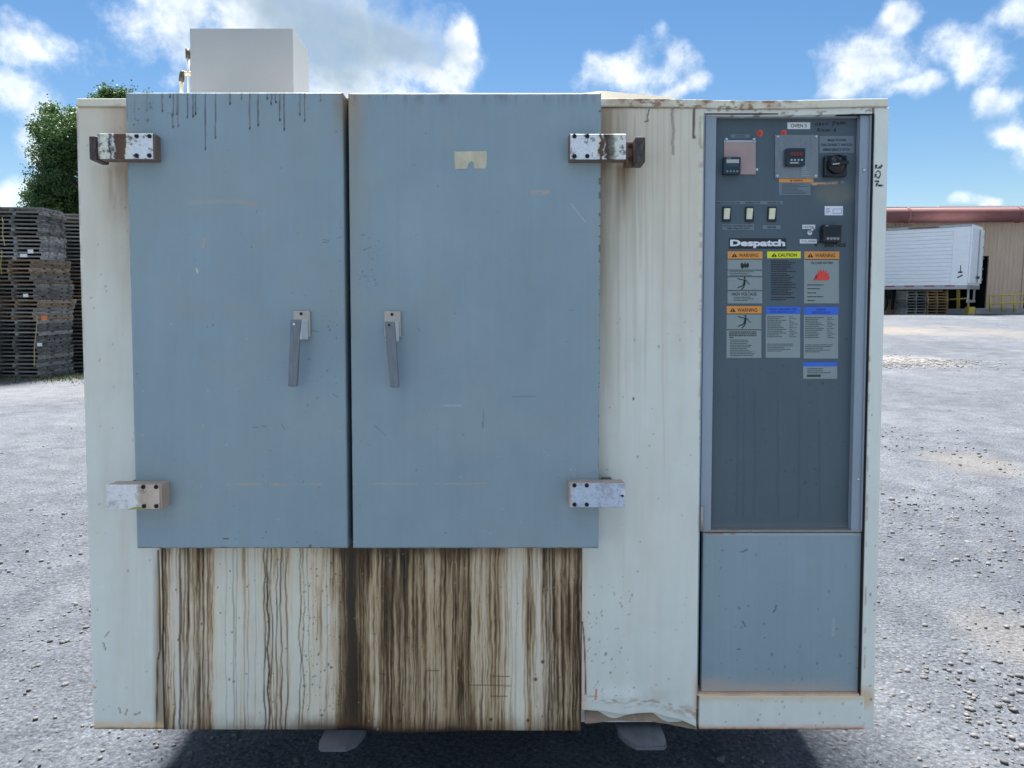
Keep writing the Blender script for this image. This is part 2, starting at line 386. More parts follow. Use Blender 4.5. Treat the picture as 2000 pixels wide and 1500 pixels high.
def pallet_mesh(w, d, seed, nb=7):
    rr = random.Random(seed); b = MB(); t = .022
    for k in range(nb):
        y = -d / 2 + (k + .5) * d / nb; bw = d / nb * rr.uniform(.62, .82) / 2; e = rr.uniform(-.02, .02)
        b.box(-w / 2 + e, w / 2 + e, y - bw, y + bw, PH - t - .002, PH - .002 + rr.uniform(-.003, 0))
    for k in (0, 2, 4, 6):
        y = -d / 2 + (k + .5) * d / nb; bw = d / nb * .36; e = rr.uniform(-.02, .02)
        b.box(-w / 2 + e, w / 2 + e, y - bw, y + bw, 0, t)
    for x in (-w / 2 + .03, 0, w / 2 - .03):
        b.box(x - .02, x + .02, -d / 2 + .01, d / 2 - .01, t, PH - t - .002)
    bmesh.ops.recalc_face_normals(b.bm, faces=b.bm.faces)
    me = bpy.data.meshes.new('pallet'); b.bm.to_mesh(me); b.bm.free(); return me
PALL = {}
ORD = ['lowest', 'second-lowest', 'third-lowest', 'fourth-lowest', 'fifth-lowest', 'sixth-lowest', 'seventh-lowest', 'eighth-lowest', 'ninth-lowest', 'tenth-lowest', 'eleventh-lowest', 'twelfth-lowest', 'thirteenth-lowest', 'fourteenth-lowest', 'fifteenth-lowest', 'topmost']
def pallet_stack(c, yaw, n, w, d, mset, label, group, jit=.03, z0=None, H=PH, mk=pallet_mesh, nv=2):
    """n pallets, each its own object, up from z0; returns the top height"""
    z = float(gh(c[0], c[1])) if z0 is None else z0
    dx, dy = 0, 0
    for k in range(n):
        m = mset[random.randrange(len(mset))]; key = (w, d, m.name, random.randrange(nv))
        if key not in PALL:
            me = mk(w, d, len(PALL) + 3); me.materials.append(m); PALL[key] = me
        o = bpy.data.objects.new('pallet', PALL[key]); col.objects.link(o)
        dx = dx * .5 + random.uniform(-jit, jit); dy = dy * .5 + random.uniform(-jit, jit)
        o.location = (c[0] + dx, c[1] + dy, z + k * H); o.rotation_euler = (0, 0, yaw + random.uniform(-.03, .03))
        tag(o, label % ORD[k if k < n - 1 else -1], 'pallet', group)
    return z + n * H
def strap(name, pts, label, m, w=.02):
    b = MB()
    for p, q in zip(pts, pts[1:]): b.bar(p, q, w, .004)
    o = b.build(name, m); tag(o, label, 'strap'); return o
M_strap = mat('yellow_strap', (.42, .36, .12), .5, var=.1); M_paper = mat('paper_white', (.75, .76, .78), .7, var=.05); M_orange = mat('orange_tag', (.75, .2, .05), .6, var=.08)
def build_left_pallets():
    Y0 = 14.4
    G = 'pallets in the dark pile on the left'
    def X(px, Y): return at(px, 600, Y).x
    # three tiers high; stacks seen corner-on, from front to back
    spec = [  # px of the near corner centre, Y, yaw, n per tier, label place, woods
        (62, 14.9, R(-4), 'left corner stack', (15, 15, 13)),
        (-52, 14.6, R(-6), 'stack at the left edge', (15, 15, 14)),
        (152, 16.0, R(2), 'stack half behind the oven', (15, 15, 13))]
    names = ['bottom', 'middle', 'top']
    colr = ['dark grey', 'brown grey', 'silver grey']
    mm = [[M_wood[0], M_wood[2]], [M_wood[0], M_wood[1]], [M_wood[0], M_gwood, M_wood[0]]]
    for i, (px, Y, yaw, where, ns) in enumerate(spec):
        x = X(px, Y); z = float(gh(x, Y))
        for t, n in enumerate(ns):
            j = (0, .05, -.04)[t]
            yw = yaw + (0, R(-7), R(9))[t] + random.uniform(-.04, .04)
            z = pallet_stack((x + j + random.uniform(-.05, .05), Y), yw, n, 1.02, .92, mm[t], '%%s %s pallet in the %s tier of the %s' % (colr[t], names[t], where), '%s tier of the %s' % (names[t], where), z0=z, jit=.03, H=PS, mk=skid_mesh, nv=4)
            b = z
            if t < 2: z += .004
    # runners between tiers
    # tags and straps
    def card(px, py, Y, w, h, m, label):
        p = at(px, py, Y); b = MB(); b.box(p.x - w / 2, p.x + w / 2, p.y, p.y + .004, p.z - h / 2, p.z + h / 2, M=None)
        tag(b.build('paper_tag', m), label, 'tag')
    card(59.5, 491, 14.18, .10, .07, M_paper, 'upper white paper tag stapled to the middle tier of pallets')
    card(46, 499, 14.15, .13, .06, M_paper, 'tilted white paper tag just below the upper one on the pallets')
    card(50, 577, 14.18, .09, .06, M_paper, 'small white paper tag low on the middle tier of pallets')
    card(86, 621, 14.2, .10, .08, M_orange, 'bright orange tag at the top of the bottom pallet tier')
    card(77, 673, 14.18, .09, .06, M_paper, 'white paper tag beside the yellow strap on the bottom tier')
    def ln(a, c, Y): return [at(a[0] + (c[0] - a[0]) * k / 6 + 1.2 * math.sin(k * 1.3), a[1] + (c[1] - a[1]) * k / 6, Y) for k in range(7)]
    strap('strap', ln((72, 615), (66, 716), 14.15), 'yellow strap bound down the bottom tier of pallets', M_strap)
    strap('strap', ln((4, 424), (8, 480), 14.12), 'yellow strap hanging on the top tier at the left edge', M_strap)
    strap('strap', ln((3, 488), (2, 535), 14.12), 'pale strap on the middle tier at the left edge', M_strap)
build_left_pallets()
def build_weeds():
    n = 1500; V = []; F = []
    for k in range(n):
        px = random.uniform(-60, 165); p = gpt(px, random.gauss(738, 5)); h = random.uniform(.02, .10); a = random.uniform(0, 6.28); w = .008
        i = len(V); V += [(p.x - w * math.cos(a), p.y - w * math.sin(a), p.z), (p.x + w * math.cos(a), p.y + w * math.sin(a), p.z), (p.x + random.gauss(0, .04), p.y + random.gauss(0, .04), p.z + h)]
        F.append((i, i + 1, i + 2))
    tag(pyd('grass', V, F, mat('weed_green', (.13, .13, .06), .7, var=.4, scale=3)), 'thin weedy grass along the foot of the pallet pile', 'grass', kind='stuff')
build_weeds()

# ------------------------------------------------------------------ tree
def build_tree():
    Y = 26.0; base = at(235, 600, Y); base.z = float(gh(base.x, base.y))
    root = empty('tree', base); tag(root, 'tall leafy green tree rising behind the pallet pile', 'tree')
    bark = mat('bark', (.09, .075, .06), .9, var=.4, scale=6, bump=.5, bscale=12)
    rr = random.Random(5); b = MB(); H = 8.3
    b.tube([(0, 0, -.1), (.05, 0, 1.5), (-.05, .05, 3.5), (0, 0, 6), (.1, 0, 7.6)], [.2, .17, .13, .08, .03])
    tips = []
    # crown outline measured in the photograph: lobes (px, py, radius m)
    lobes = [(98, 300, .66), (88, 350, .6), (112, 262, .55), (84, 388, .55), (105, 225, .30), (140, 330, .8), (105, 385, .7), (150, 235, .45), (150, 410, .8), (200, 250, .8),
             (195, 200, .22), (238, 190, .30), (210, 186, .16), (230, 300, 1.0), (300, 240, .8), (340, 320, .9), (300, 400, 1.1), (220, 400, 1.1), (380, 400, .8), (92, 420, .6), (266, 184, .16), (130, 290, .8), (120, 370, .9), (160, 280, .8)]
    cl = []
    for (px, py, r) in lobes:
        p = at(px, py, Y) - base
        p.y = rr.uniform(-1.0, 1.0)
        nb = int(22 + 95 * r * r)
        st = Vector((0, 0, max(1.6, p.z - 1.6 - rr.random())))
        midp = (st + p) / 2 + Vector((0, 0, -.15)); b.tube([st, midp, p], [.055, .035, .012], 6)
        for k in range(nb):
            d = Vector((rr.gauss(0, 1), rr.gauss(0, 1), rr.gauss(0, 1))).normalized() * r * rr.uniform(.2, 1.0)
            c = p + Vector((d.x, d.y * 1.1, d.z)); cl.append((c, rr.uniform(.10, .24)))
            if k % 5 == 0: b.tube([p, (p + c) / 2, c], [.014, .01, .005], 4)
    b.build('trunk', bark, root, True)
    C = np.array([c for c, r in cl]); RR = np.array([r for c, r in cl])
    per = 80; n = len(cl) * per
    pos = np.repeat(C, per, 0) + rng.normal(0, 1, (n, 3)) * np.repeat(RR, per)[:, None] * .62
    s = rng.uniform(.026, .045, n)
    nrm = rng.normal(0, 1, (n, 3)) + np.array([0, -.3, .5]); nrm /= np.linalg.norm(nrm, axis=1)[:, None]
    t = np.cross(nrm, rng.normal(0, 1, (n, 3))); t /= np.linalg.norm(t, axis=1)[:, None]; bt = np.cross(nrm, t)
    V = np.stack([pos - t * s[:, None], pos - bt * (s * .75)[:, None], pos + t * s[:, None], pos + bt * (s * .75)[:, None]], 1).reshape(-1, 3)
    F = np.arange(n * 4).reshape(n, 4)
    me = np_mesh('crown', V, F)
    ca = me.attributes.new('tone', 'FLOAT', 'POINT'); tone = np.repeat(np.repeat(rng.random(len(cl)), per) * .6 + rng.random(n) * .4, 4); ca.data.foreach_set('value', tone.astype(np.float32))
    m, N, L, bs = new_mat('leaves')
    a = N.new('ShaderNodeAttribute'); a.attribute_name = 'tone'; r = N.new('ShaderNodeValToRGB'); L.new(a.outputs['Fac'], r.inputs[0])
    r.color_ramp.elements[0].color = (.03, .07, .02, 1); r.color_ramp.elements[1].color = (.10, .19, .05, 1)
    L.new(r.outputs[0], bs.inputs['Base Color']); bs.inputs['Roughness'].default_value = .5
    tr = N.new('ShaderNodeBsdfTranslucent'); L.new(r.outputs[0], tr.inputs[0]); mx = N.new('ShaderNodeMixShader'); mx.inputs[0].default_value = .3
    L.new(bs.outputs[0], mx.inputs[1]); L.new(tr.outputs[0], mx.inputs[2]); L.new(mx.outputs[0], N['Material Output'].inputs[0])
    link('crown', me, m, root)
build_tree()

# ------------------------------------------------------------------ building, duct, trailer at the right
WY = 38.0
def gz(x, y): return float(gh(x, y))
M_wall = mat('tan_metal_siding', (.62, .46, .34), .6, var=.12, scale=1.5, stretch=(6, 6, .6))
M_dark = mat('dark_opening', (.02, .022, .025), .8, var=.2); M_conc = mat('concrete', (.36, .35, .33), .85, var=.2, scale=3, bump=.2)
M_yel = mat('yellow_paint', (.62, .47, .10), .5, var=.12); M_trail = mat('trailer_white', (.86, .89, .92), .4, var=.05, scale=2, stretch=(1, 1, 4))
M_red = mat('red_brown_duct', (.19, .075, .07), .75, var=.25, scale=2, stretch=(.6, 3, 3)); M_black = mat('black_rubber', (.02, .02, .022), .7, var=.2)
M_steel = mat('galvanised', (.42, .43, .44), .5, .6, var=.15, scale=6); M_tape = mat('red_reflector', (.35, .04, .04), .4, var=.1)
M_roof = mat('roof_trim', (.45, .46, .47), .5, var=.1)
def build_building():
    xl = at(1560, 600, WY).x; xr = xl + 34; z0 = .2; zt = at(1800, 418, WY).z
    root = empty('warehouse', (xl, WY, z0)); tag(root, 'tan corrugated metal warehouse behind the white trailer', 'building')
    oa = (at(1835, 600, WY).x, at(1926, 600, WY).x, at(1900, 500, WY).z)
    ob = (at(1994, 600, WY).x, at(1994, 600, WY).x + 3.2, at(1990, 478, WY).z)
    # ribbed siding as one folded sheet per stretch of wall
    def sheet(x0, x1, za, zb):
        xs = []; x = x0; p = .21
        while x < x1:
            for dx, dy in ((0, 0), (.10, 0), (.125, -.016), (.165, -.016), (.19, 0)):
                if x + dx < x1: xs.append((x + dx, dy))
            x += p
        xs.append((x1, 0)); n = len(xs)
        V = [(x - xl, dy, za - z0) for x, dy in xs] + [(x - xl, dy, zb - z0) for x, dy in xs]
        pyd('siding', V, [(i, i + 1, n + i + 1, n + i) for i in range(n - 1)], M_wall, root)
    segs = [(xl, oa[0], z0, zt), (oa[0], oa[1], oa[2], zt), (oa[1], ob[0], z0, zt), (ob[0], ob[1], ob[2], zt), (ob[1], xr, z0, zt)]
    for s in segs: sheet(*s)
    for (a, c, zz) in (oa, ob):
        b = MB(); b.box(a - xl - .5, c - xl + .5, 2.5, 2.6, -.2, zz - z0 + .5); b.box(a - xl - .1, a - xl - .02, .05, 2.5, 0, zz - z0); b.box(c - xl + .02, c - xl + .1, .05, 2.5, 0, zz - z0); b.box(a - xl - .1, c - xl + .1, .05, 2.5, zz - z0 + .02, zz - z0 + .1)
        b.build('doorway', M_dark, root)
        f = MB()
        for x in (a - xl, c - xl): f.box(x - .06, x + .06, -.06, .04, 0, zz - z0)
        f.box(a - xl - .06, c - xl + .06, -.058, .042, zz - z0, zz - z0 + .1); f.build('door_frame', M_wall, root)
    b = MB(); b.box(-.2, xr - xl + .2, -.3, .4, zt - z0, zt - z0 + .25); b.build('eave', M_roof, root)
    b = MB(); b.hexa([(-.2, -.35, zt - z0 + .26), (xr - xl, -.35, zt - z0 + .26), (xr - xl, -.35, zt - z0 + .30), (-.2, -.35, zt - z0 + .30), (-.2, 14, zt - z0 + .9), (xr - xl, 14, zt - z0 + .9), (xr - xl, 14, zt - z0 + .94), (-.2, 14, zt - z0 + .94)]); b.build('roof', M_roof, root)
    b = MB(); b.box(0, xr - xl, 13.9, 14, 0, zt - z0 + .88); b.box(-.02, 0, .1, 14, 0, zt - z0 + .2); b.build('wall', M_wall, root)
    # vent line and ridge over the roof at the right
    p0 = at(1832, 404, WY + 3); b = MB(); b.box(p0.x - xl, xr - xl, 2.9, 3.1, p0.z - z0 - .3, p0.z - z0 + .05); b.build('roof_ridge', M_roof, root)
    # duct
    yd = WY - .75; a = at(1560, 421.5, yd); c = at(2000, 419.5, yd); c = a + (c - a) * 2.2; r = 14 / FPX * yd
    d = empty('duct_pipe', a); tag(d, 'long red-brown round duct along the top of the warehouse', 'duct')
    M = MB(); M.tube([(0, 0, 0), c - a], r, 28); M.build('pipe', M_red, d, True)
    for px in (1771, 1988):
        q = at(px, 420, yd); t = (q.x - a.x) / (c.x - a.x); q = (c - a) * t; ax = (c - a).normalized()
        MB().cyl(q - ax * .06, ax, r * 1.09, r * 1.09, .12, 28).build('flange', M_red, d, False)
    for px in (1700, 1870, 1960):
        q = at(px, 420, yd); t = (q.x - a.x) / (c.x - a.x); q = (c - a) * t
        MB().box(q.x - .04, q.x + .04, r * .9, .80, -.05, .05).build('bracket', M_red, d)
build_building()

def build_trailer():
    near = at(1890, 557, 35.0); near.z = at(1890, 557, 35.0).z
    th = R(48); ax = Vector((-math.sin(th), math.cos(th), 0)); ex = Vector((math.cos(th), math.sin(th), 0))
    zg = gz(near.x, near.y)
    # local frame: x along the trailer away from the rear, y across, z up; origin at the rear corner on the ground
    rot = Matrix((( ax.x, ex.x, 0), (ax.y, ex.y, 0), (0, 0, 1)))
    root = empty('semi_trailer', (near.x, near.y, zg)); root.rotation_mode = 'QUATERNION'
    m3 = Matrix(((ax.x, ex.x, 0), (ax.y, ex.y, 0), (0, 0, 1)))
    # handedness: (ax, ex, z) may be left-handed, so y is mirrored below
    sgn = 1 if m3.determinant() > 0 else -1
    m3 = Matrix(((ax.x, sgn * ex.x, 0), (ax.y, sgn * ex.y, 0), (0, 0, 1))); root.rotation_quaternion = m3.to_quaternion()
    tag(root, 'white box semi-trailer parked against the tan warehouse', 'trailer')
    zb = near.z - zg; zt = at(1890, 437, 35.0).z - zg; W = 2.5; Ln = 12.0
    def bx(name, x0, x1, y0, y1, z0, z1, m, bev=0):
        ya, yb = sorted((sgn * y0, sgn * y1)); return MB().box(x0, x1, ya, yb, z0, z1, bev).build(name, m, root)
    bx('cargo_box', .7, Ln, .03, W, zb, zt - .03, M_trail)
    n = 15; h = (zt - .12 - zb) / n
    for k in range(n): bx('side_panel', .7, Ln, 0, .028, zb + k * h + .008, zb + (k + 1) * h - .008, M_trail, .004)
    bx('rear_post', .02, .695, -.01, W + .01, zb, zt - .04, M_trail)
    bx('top_rail', 0, Ln, -.03, .06, zt - .11, zt, M_steel); bx('roof', 0, Ln, .06, W, zt - .035, zt - .005, M_trail)
    bx('bottom_rail', 0, Ln, -.03, W, zb - .17, zb - .005, M_steel)
    for k in range(8): bx('reflector', .5 + k * .85, .5 + k * .85 + .42, -.042, -.031, zb - .05, zb + .0, M_tape)
    bx('rear_door', -.06, .015, .05, W - .05, zb + .1, zt - .15, M_trail)
    for k in range(5): bx('door_hinge', -.10, -.061, W - .2, W - .02, zb + .25 + k * .5, zb + .33 + k * .5, M_steel)
    bx('lock_rod', -.11, -.065, W * .55, W * .55 + .05, zb + .1, zt - .2, M_steel)
    bx('lock_handle', -.15, -.112, W * .48, W * .62, zb + .3, zb + .42, M_black)
    bx('rust_patch', 1.3, 2.6, -.034, -.031, zt - .10, zt - .02, mat('rust_patch', (.2, .1, .08), .8, var=.4, scale=6))
    # black marks on the rear post
    bx('black_mark', .31, .345, -.016, -.011, zb + .62, zb + .90, M_black); bx('black_mark', .24, .42, -.016, -.0111, zb + .55, zb + .62, M_black)
    b = MB(); b.box(-.12, .12, -.005, 0, -.03, .03, M=Matrix.Translation((.33, sgn * -.012, zb + .40)) @ Matrix.Rotation(R(28), 4, 'Y')); b.build('black_mark', M_black, root)
    # underride guard, running gear
    bx('underride_guard', .05, .12, .5, W - .5, .55, .67, M_steel)
    for y in (.6, W - .7): bx('guard_leg', .05, .12, y, y + .1, .67, zb - .17, M_steel)
    bx('bogie_frame', 3.3, 6.5, .6, W - .6, .75, zb - .17, M_black)
    for x in (3.9, 5.2):
        for y in (.02, W - .3):
            w = MB(); w.cyl((x, sgn * y, .5), (0, sgn, 0), .5, .5, .28, 26); o = w.build('wheel', M_black, root, False)
            MB().cyl((x, sgn * (y - .004), .5), (0, sgn, 0), .26, .22, .29, 20).build('rim', M_steel, o)
        MB().tube([(x, sgn * .3, .5), (x, sgn * (W - .3), .5)], .07).build('axle', M_black, root)
    bx('mud_flap', 3.2, 3.22, .05, .6, .2, .95, M_black)
build_trailer()
def build_dock():
    def rail(posts, Y, ytop, ymid, ybase, ext, label):
        p0 = at(posts[0], ybase, Y); root = empty('handrail', p0); tag(root, label, 'railing', 'yellow railings at the dock')
        for px in posts:
            p = at(px, ybase, Y); q = at(px, ytop, Y); MB().tube([p - p0, q - p0], .045, 8).build('post', M_yel, root, True)
        for yy in (ytop, ymid):
            a = at(posts[0], yy, Y); c = at(posts[-1] + ext, yy - (.06 * (posts[-1] + ext - posts[0])), Y); MB().tube([a - p0, c - p0], .04, 8).build('rail', M_yel, root, True)
    rail((1934, 1957, 1981), 36.6, 578, 594, 609.5, 40, 'yellow pipe railing by the right-hand doorway')
    rail((1850, 1869.5, 1873), 37.3, 560, 585, 604, 16, 'yellow pipe railing under the tail of the trailer')
    p = at(1891, 609, 36.2); MB().tube([(p.x, p.y, p.z), at(1891, 555, 36.2)], .05, 10).build('guard_post', M_yel, None, True)
    tag(bpy.data.objects['guard_post'], 'single yellow post standing on the yellow block by the trailer', 'post')
    a = at(1889.5, 612, 36.0); c = at(1903, 599.5, 36.0)
    tag(MB().box(a.x, c.x, 35.9, 36.25, a.z - .1, c.z, .02).build('guard_block', M_yel), 'squat yellow concrete block below the trailer tail', 'block')
    a = at(1838, 614, 37.2); c = at(1888, 603, 37.2)
    tag(MB().box(a.x, c.x, 37.1, 37.6, a.z - .15, c.z, .02).build('kerb', M_conc), 'low concrete kerb under the trailer tail', 'kerb')
    a = at(1905, 613, 36.9); c = at(2000, 602.5, 36.9)
    tag(MB().box(a.x, c.x + 3, 36.9, 37.9, a.z - .15, c.z, .02).build('dock_step', M_conc), 'concrete step along the warehouse wall by the right railing', 'step')
    a = at(1852, 603, 37.8); c = at(1887, 590, 37.8)
    g = 'pallets stacked under the trailer'
    for px, n, ms, yaw, lab in ((1819, 8, [M_tan], .05, '%s tan wooden pallet in the stack under the trailer'), (1778, 8, [M_gwood], .08, '%s grey wooden pallet in the stack beside the trailer wheels')):
        Y = 37.0; p = at(px, 611, Y)
        pallet_stack((p.x, Y), yaw, n, .98, .9, ms, lab, lab[3:].split(' wooden')[0] + ' pallets under the trailer', z0=gz(p.x, Y), jit=.02)
build_dock()

# ------------------------------------------------------------------ the oven (leans back a little on the forks)
TILT = 3.55
ORG = CAM + 2.2 * ray(1000, 1425)
EY = np.array([0, math.cos(R(TILT)), -math.sin(R(TILT))]); EZ = np.array([0, math.sin(R(TILT)), math.cos(R(TILT))])
oven = empty('industrial_oven', tuple(ORG), (R(-TILT), 0, 0))
tag(oven, 'large off-white industrial oven with two grey-blue doors and dark control panel', 'oven')
def Lc(px, py, off=0.0):
    """photo position on the oven's front, `off` metres proud of the body plane -> local x, z"""
    d = ray(px, py); t = (-off - (CAM - ORG) @ EY) / (d @ EY); p = CAM + d * t - ORG
    return float(p[0]), float(p @ EZ)
def to_px(x, y, z):
    """local arrays -> photo position, used only to lay the wear out"""
    w = [ORG[k] + x * (k == 0) + y * EY[k] + z * EZ[k] - CAM[k] for k in range(3)]
    dep = w[1] * cp - w[2] * sp; u = w[1] * sp + w[2] * cp
    return 1000 + FPX * w[0] / dep, 750 - FPX * u / dep
KSH = np.array([.51, .62, .73])
def alb(r, g, b): return np.minimum(np.array(srgb(r, g, b)) / KSH, .9)
BODY = alb(180, 199, 201); DOOR = alb(113, 139, 156); SLATE = alb(65, 83, 97); TAN = alb(182, 170, 150); RUST = np.array([.13, .055, .025]); BROWN = np.array([.075, .052, .028]); BLACKC = np.array([.012, .011, .012])
def mixc(C, col_, a): 
    a = np.clip(a, 0, 1)[..., None]; return C * (1 - a) + np.asarray(col_) * a
def line_mask(px, py, pts, w, soft=.8):
    """soft mask along a polyline given as (px, py)"""
    d = np.full(px.shape, 1e9)
    for (ax, ay), (bx, by) in zip(pts, pts[1:]):
        vx, vy = bx - ax, by - ay; t = np.clip(((px - ax) * vx + (py - ay) * vy) / (vx * vx + vy * vy + 1e-9), 0, 1)
        d = np.minimum(d, np.hypot(px - ax - t * vx, py - ay - t * vy))
    return sst(w / 2 + soft, w / 2 - soft * .4, d)
def wiggle(x, y0, y1, amp, seed, n=14):
    r_ = random.Random(seed); pts = []; cx = x
    for k in range(n + 1): pts.append((cx, y0 + (y1 - y0) * k / n)); cx = x + .72 * (cx - x) + r_.uniform(-amp, amp)
    return pts
def specks(px, py, boxes, seed, dens, size, C, colr, a=.8):
    r_ = random.Random(seed)
    for k in range(dens):
        x0, y0, x1, y1 = boxes[r_.randrange(len(boxes))]; cx = r_.uniform(x0, x1); cy = r_.uniform(y0, y1); s = size * (.4 + r_.random() ** 2 * 1.6); e = r_.uniform(.4, 1.6)
        sel = (abs(px - cx) < s * 3) & (abs(py - cy) < s * 3 * 2)
        if sel.any():
            m = sst(1.2, .6, np.hypot((px[sel] - cx) / s, (py[sel] - cy) / (s * e))); C[sel] = C[sel] * (1 - (m * a)[:, None]) + np.asarray(colr) * (m * a)[:, None]
    return C

def slab(name, px0, py0, px1, py1, off, thick, step, paint, m, parent=oven, edge=.004, disp=None, xq=None, stepz=None):
    """sheet or slab whose front is a fine grid carrying its wear in the paint attribute; corners given in photo px"""
    ym = (py0 + py1) / 2; xm = (px0 + px1) / 2
    xa = Lc(px0, ym, off)[0]; xb = Lc(px1, ym, off)[0]; za = Lc(xm, py1, off)[1]; zb = Lc(xm, py0, off)[1]
    nx = max(3, int((px1 - px0) / step) + 1); nz = max(3, int((py1 - py0) / (stepz or step)) + 1)
    e = edge
    xs = np.concatenate([[xa, xa + e * .3], np.linspace(xa + e, xb - e, nx), [xb - e * .3, xb]])
    zs = np.concatenate([[za, za + e * .3], np.linspace(za + e, zb - e, nz), [zb - e * .3, zb]])
    X, Z = np.meshgrid(xs, zs); NX, NZ = len(xs), len(zs)
    dx = np.minimum(X - xa, xb - X); dz = np.minimum(Z - za, zb - Z); d = np.minimum(dx, dz)
    Yd = e * (1 - np.sqrt(np.clip(1 - (1 - np.clip(d / e, 0, 1)) ** 2, 0, 1)))
    PX, PY = to_px(X, -off + 0 * X, Z)
    if disp is not None:
        ddx, ddy, ddz = disp(PX, PY); X = X + ddx; Yd = Yd + ddy; Z = Z + ddz
    V = np.stack([X, -off + Yd, Z], -1).reshape(-1, 3)
    i = np.arange(NX * NZ).reshape(NZ, NX)
    F = np.stack([i[:-1, :-1].ravel(), i[:-1, 1:].ravel(), i[1:, 1:].ravel(), i[1:, :-1].ravel()], 1)
    per = np.concatenate([i[0, :], i[1:, -1], i[-1, -2::-1], i[-2:0:-1, 0]]); n0 = len(V); n = len(per)
    B = V[per].copy(); B[:, 1] = -off + thick; V = np.concatenate([V, B]); j = np.arange(n); bi = n0 + j
    S = np.stack([per[j], bi, n0 + (j + 1) % n, per[(j + 1) % n]], 1)
    F = np.concatenate([F, S])
    C, rough = paint(PX.ravel(), PY.ravel())
    Cb = C[per]; rb = rough[per]
    me = np_mesh(name, V, F)
    # back
    a_ = me.attributes.new('paint', 'FLOAT_COLOR', 'POINT')
    full = np.concatenate([np.concatenate([C, rough[:, None]], 1), np.concatenate([Cb, rb[:, None]], 1)]).astype(np.float32)
    a_.data.foreach_set('color', full.ravel())
    return link(name, me, m, parent, True)

M_paint = paint_mat('oven_paint'); M_body = paint_mat('oven_body_paint', .05, 9)
M_stain = paint_mat('stained_panel_paint', .10, 40, .3)

# ---- wear of the body, with shade painted in beside the right door -------------------------------------------------
def body_base(px, py):
    n = px.shape; C = np.tile(BODY, (len(px), 1))
    C = mixc(C, alb(176, 176, 162), .85 * sst(950, 160, py) * (.5 + .9 * (fbm(px / 120, py / 200, 4) - .3)))
    C = mixc(C, alb(160, 160, 148), .16 * sst(.4, .75, fbm(px / 30 + 20, py / 150, 5)))
    v = fbm(px / 14, py / 240, 4); C = C * (1 + .09 * (v - .5))[:, None]
    C = mixc(C, alb(150, 148, 136), .15 * sst(.58, .8, fbm(px / 22 + 7, py / 330 + 3, 4)))
    return C
def paint_left(px, py):
    C = body_base(px, py)
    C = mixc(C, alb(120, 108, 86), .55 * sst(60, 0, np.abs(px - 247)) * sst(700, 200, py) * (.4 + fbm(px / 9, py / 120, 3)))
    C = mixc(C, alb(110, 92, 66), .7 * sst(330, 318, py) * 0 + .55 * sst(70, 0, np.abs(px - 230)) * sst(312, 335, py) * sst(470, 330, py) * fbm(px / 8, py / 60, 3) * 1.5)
    C = mixc(C, alb(115, 98, 70), .75 * sst(18, 0, 312 - px) * sst(1060, 1120, py) * (.5 + fbm(px / 3, py / 160, 3)))
    for k, (x, y0, y1) in enumerate([(300, 1075, 1425)]): C = mixc(C, BROWN, .9 * line_mask(px, py, [(309, 1075), (312, 1160), (313, 1270), (308, 1290), (306, 1420)], 3.2))
    C = mixc(C, alb(196, 164, 130), .8 * sst(1400, 1424, py + 10 * (fbm(px / 14, py / 9, 2) - .5)))
    C = mixc(C, RUST, .85 * sst(1418, 1424, py + 3 * (fbm(px / 8, py * 0, 2) - .5)))
    for x0, y0, x1, y1 in [(206, 1243, 212, 1235), (202, 1256, 206, 1268), (178, 1340, 187, 1342), (245, 1396, 249, 1386), (262, 1396, 273, 1392), (233, 1383, 236, 1392)]: C = mixc(C, RUST * 1.6, .8 * line_mask(px, py, [(x0, y0), (x1, y1)], 2.0))
    C = mixc(C, alb(190, 120, 80), .9 * sst(7, 3, np.hypot(px - 181, (py - 1342) * 1.6)))
    C = specks(px, py, [(170, 230, 250, 700), (175, 700, 300, 1410)], 3, 90, 1.1, C, alb(105, 104, 98), .5)
    C = mixc(C, alb(120, 110, 95), .5 * sst(4, 0, np.abs(px - (150 + (py - 192) * .0243))) * sst(.4, .7, fbm(px * 0, py / 18, 3)))
    return C, np.full(len(px), .42)
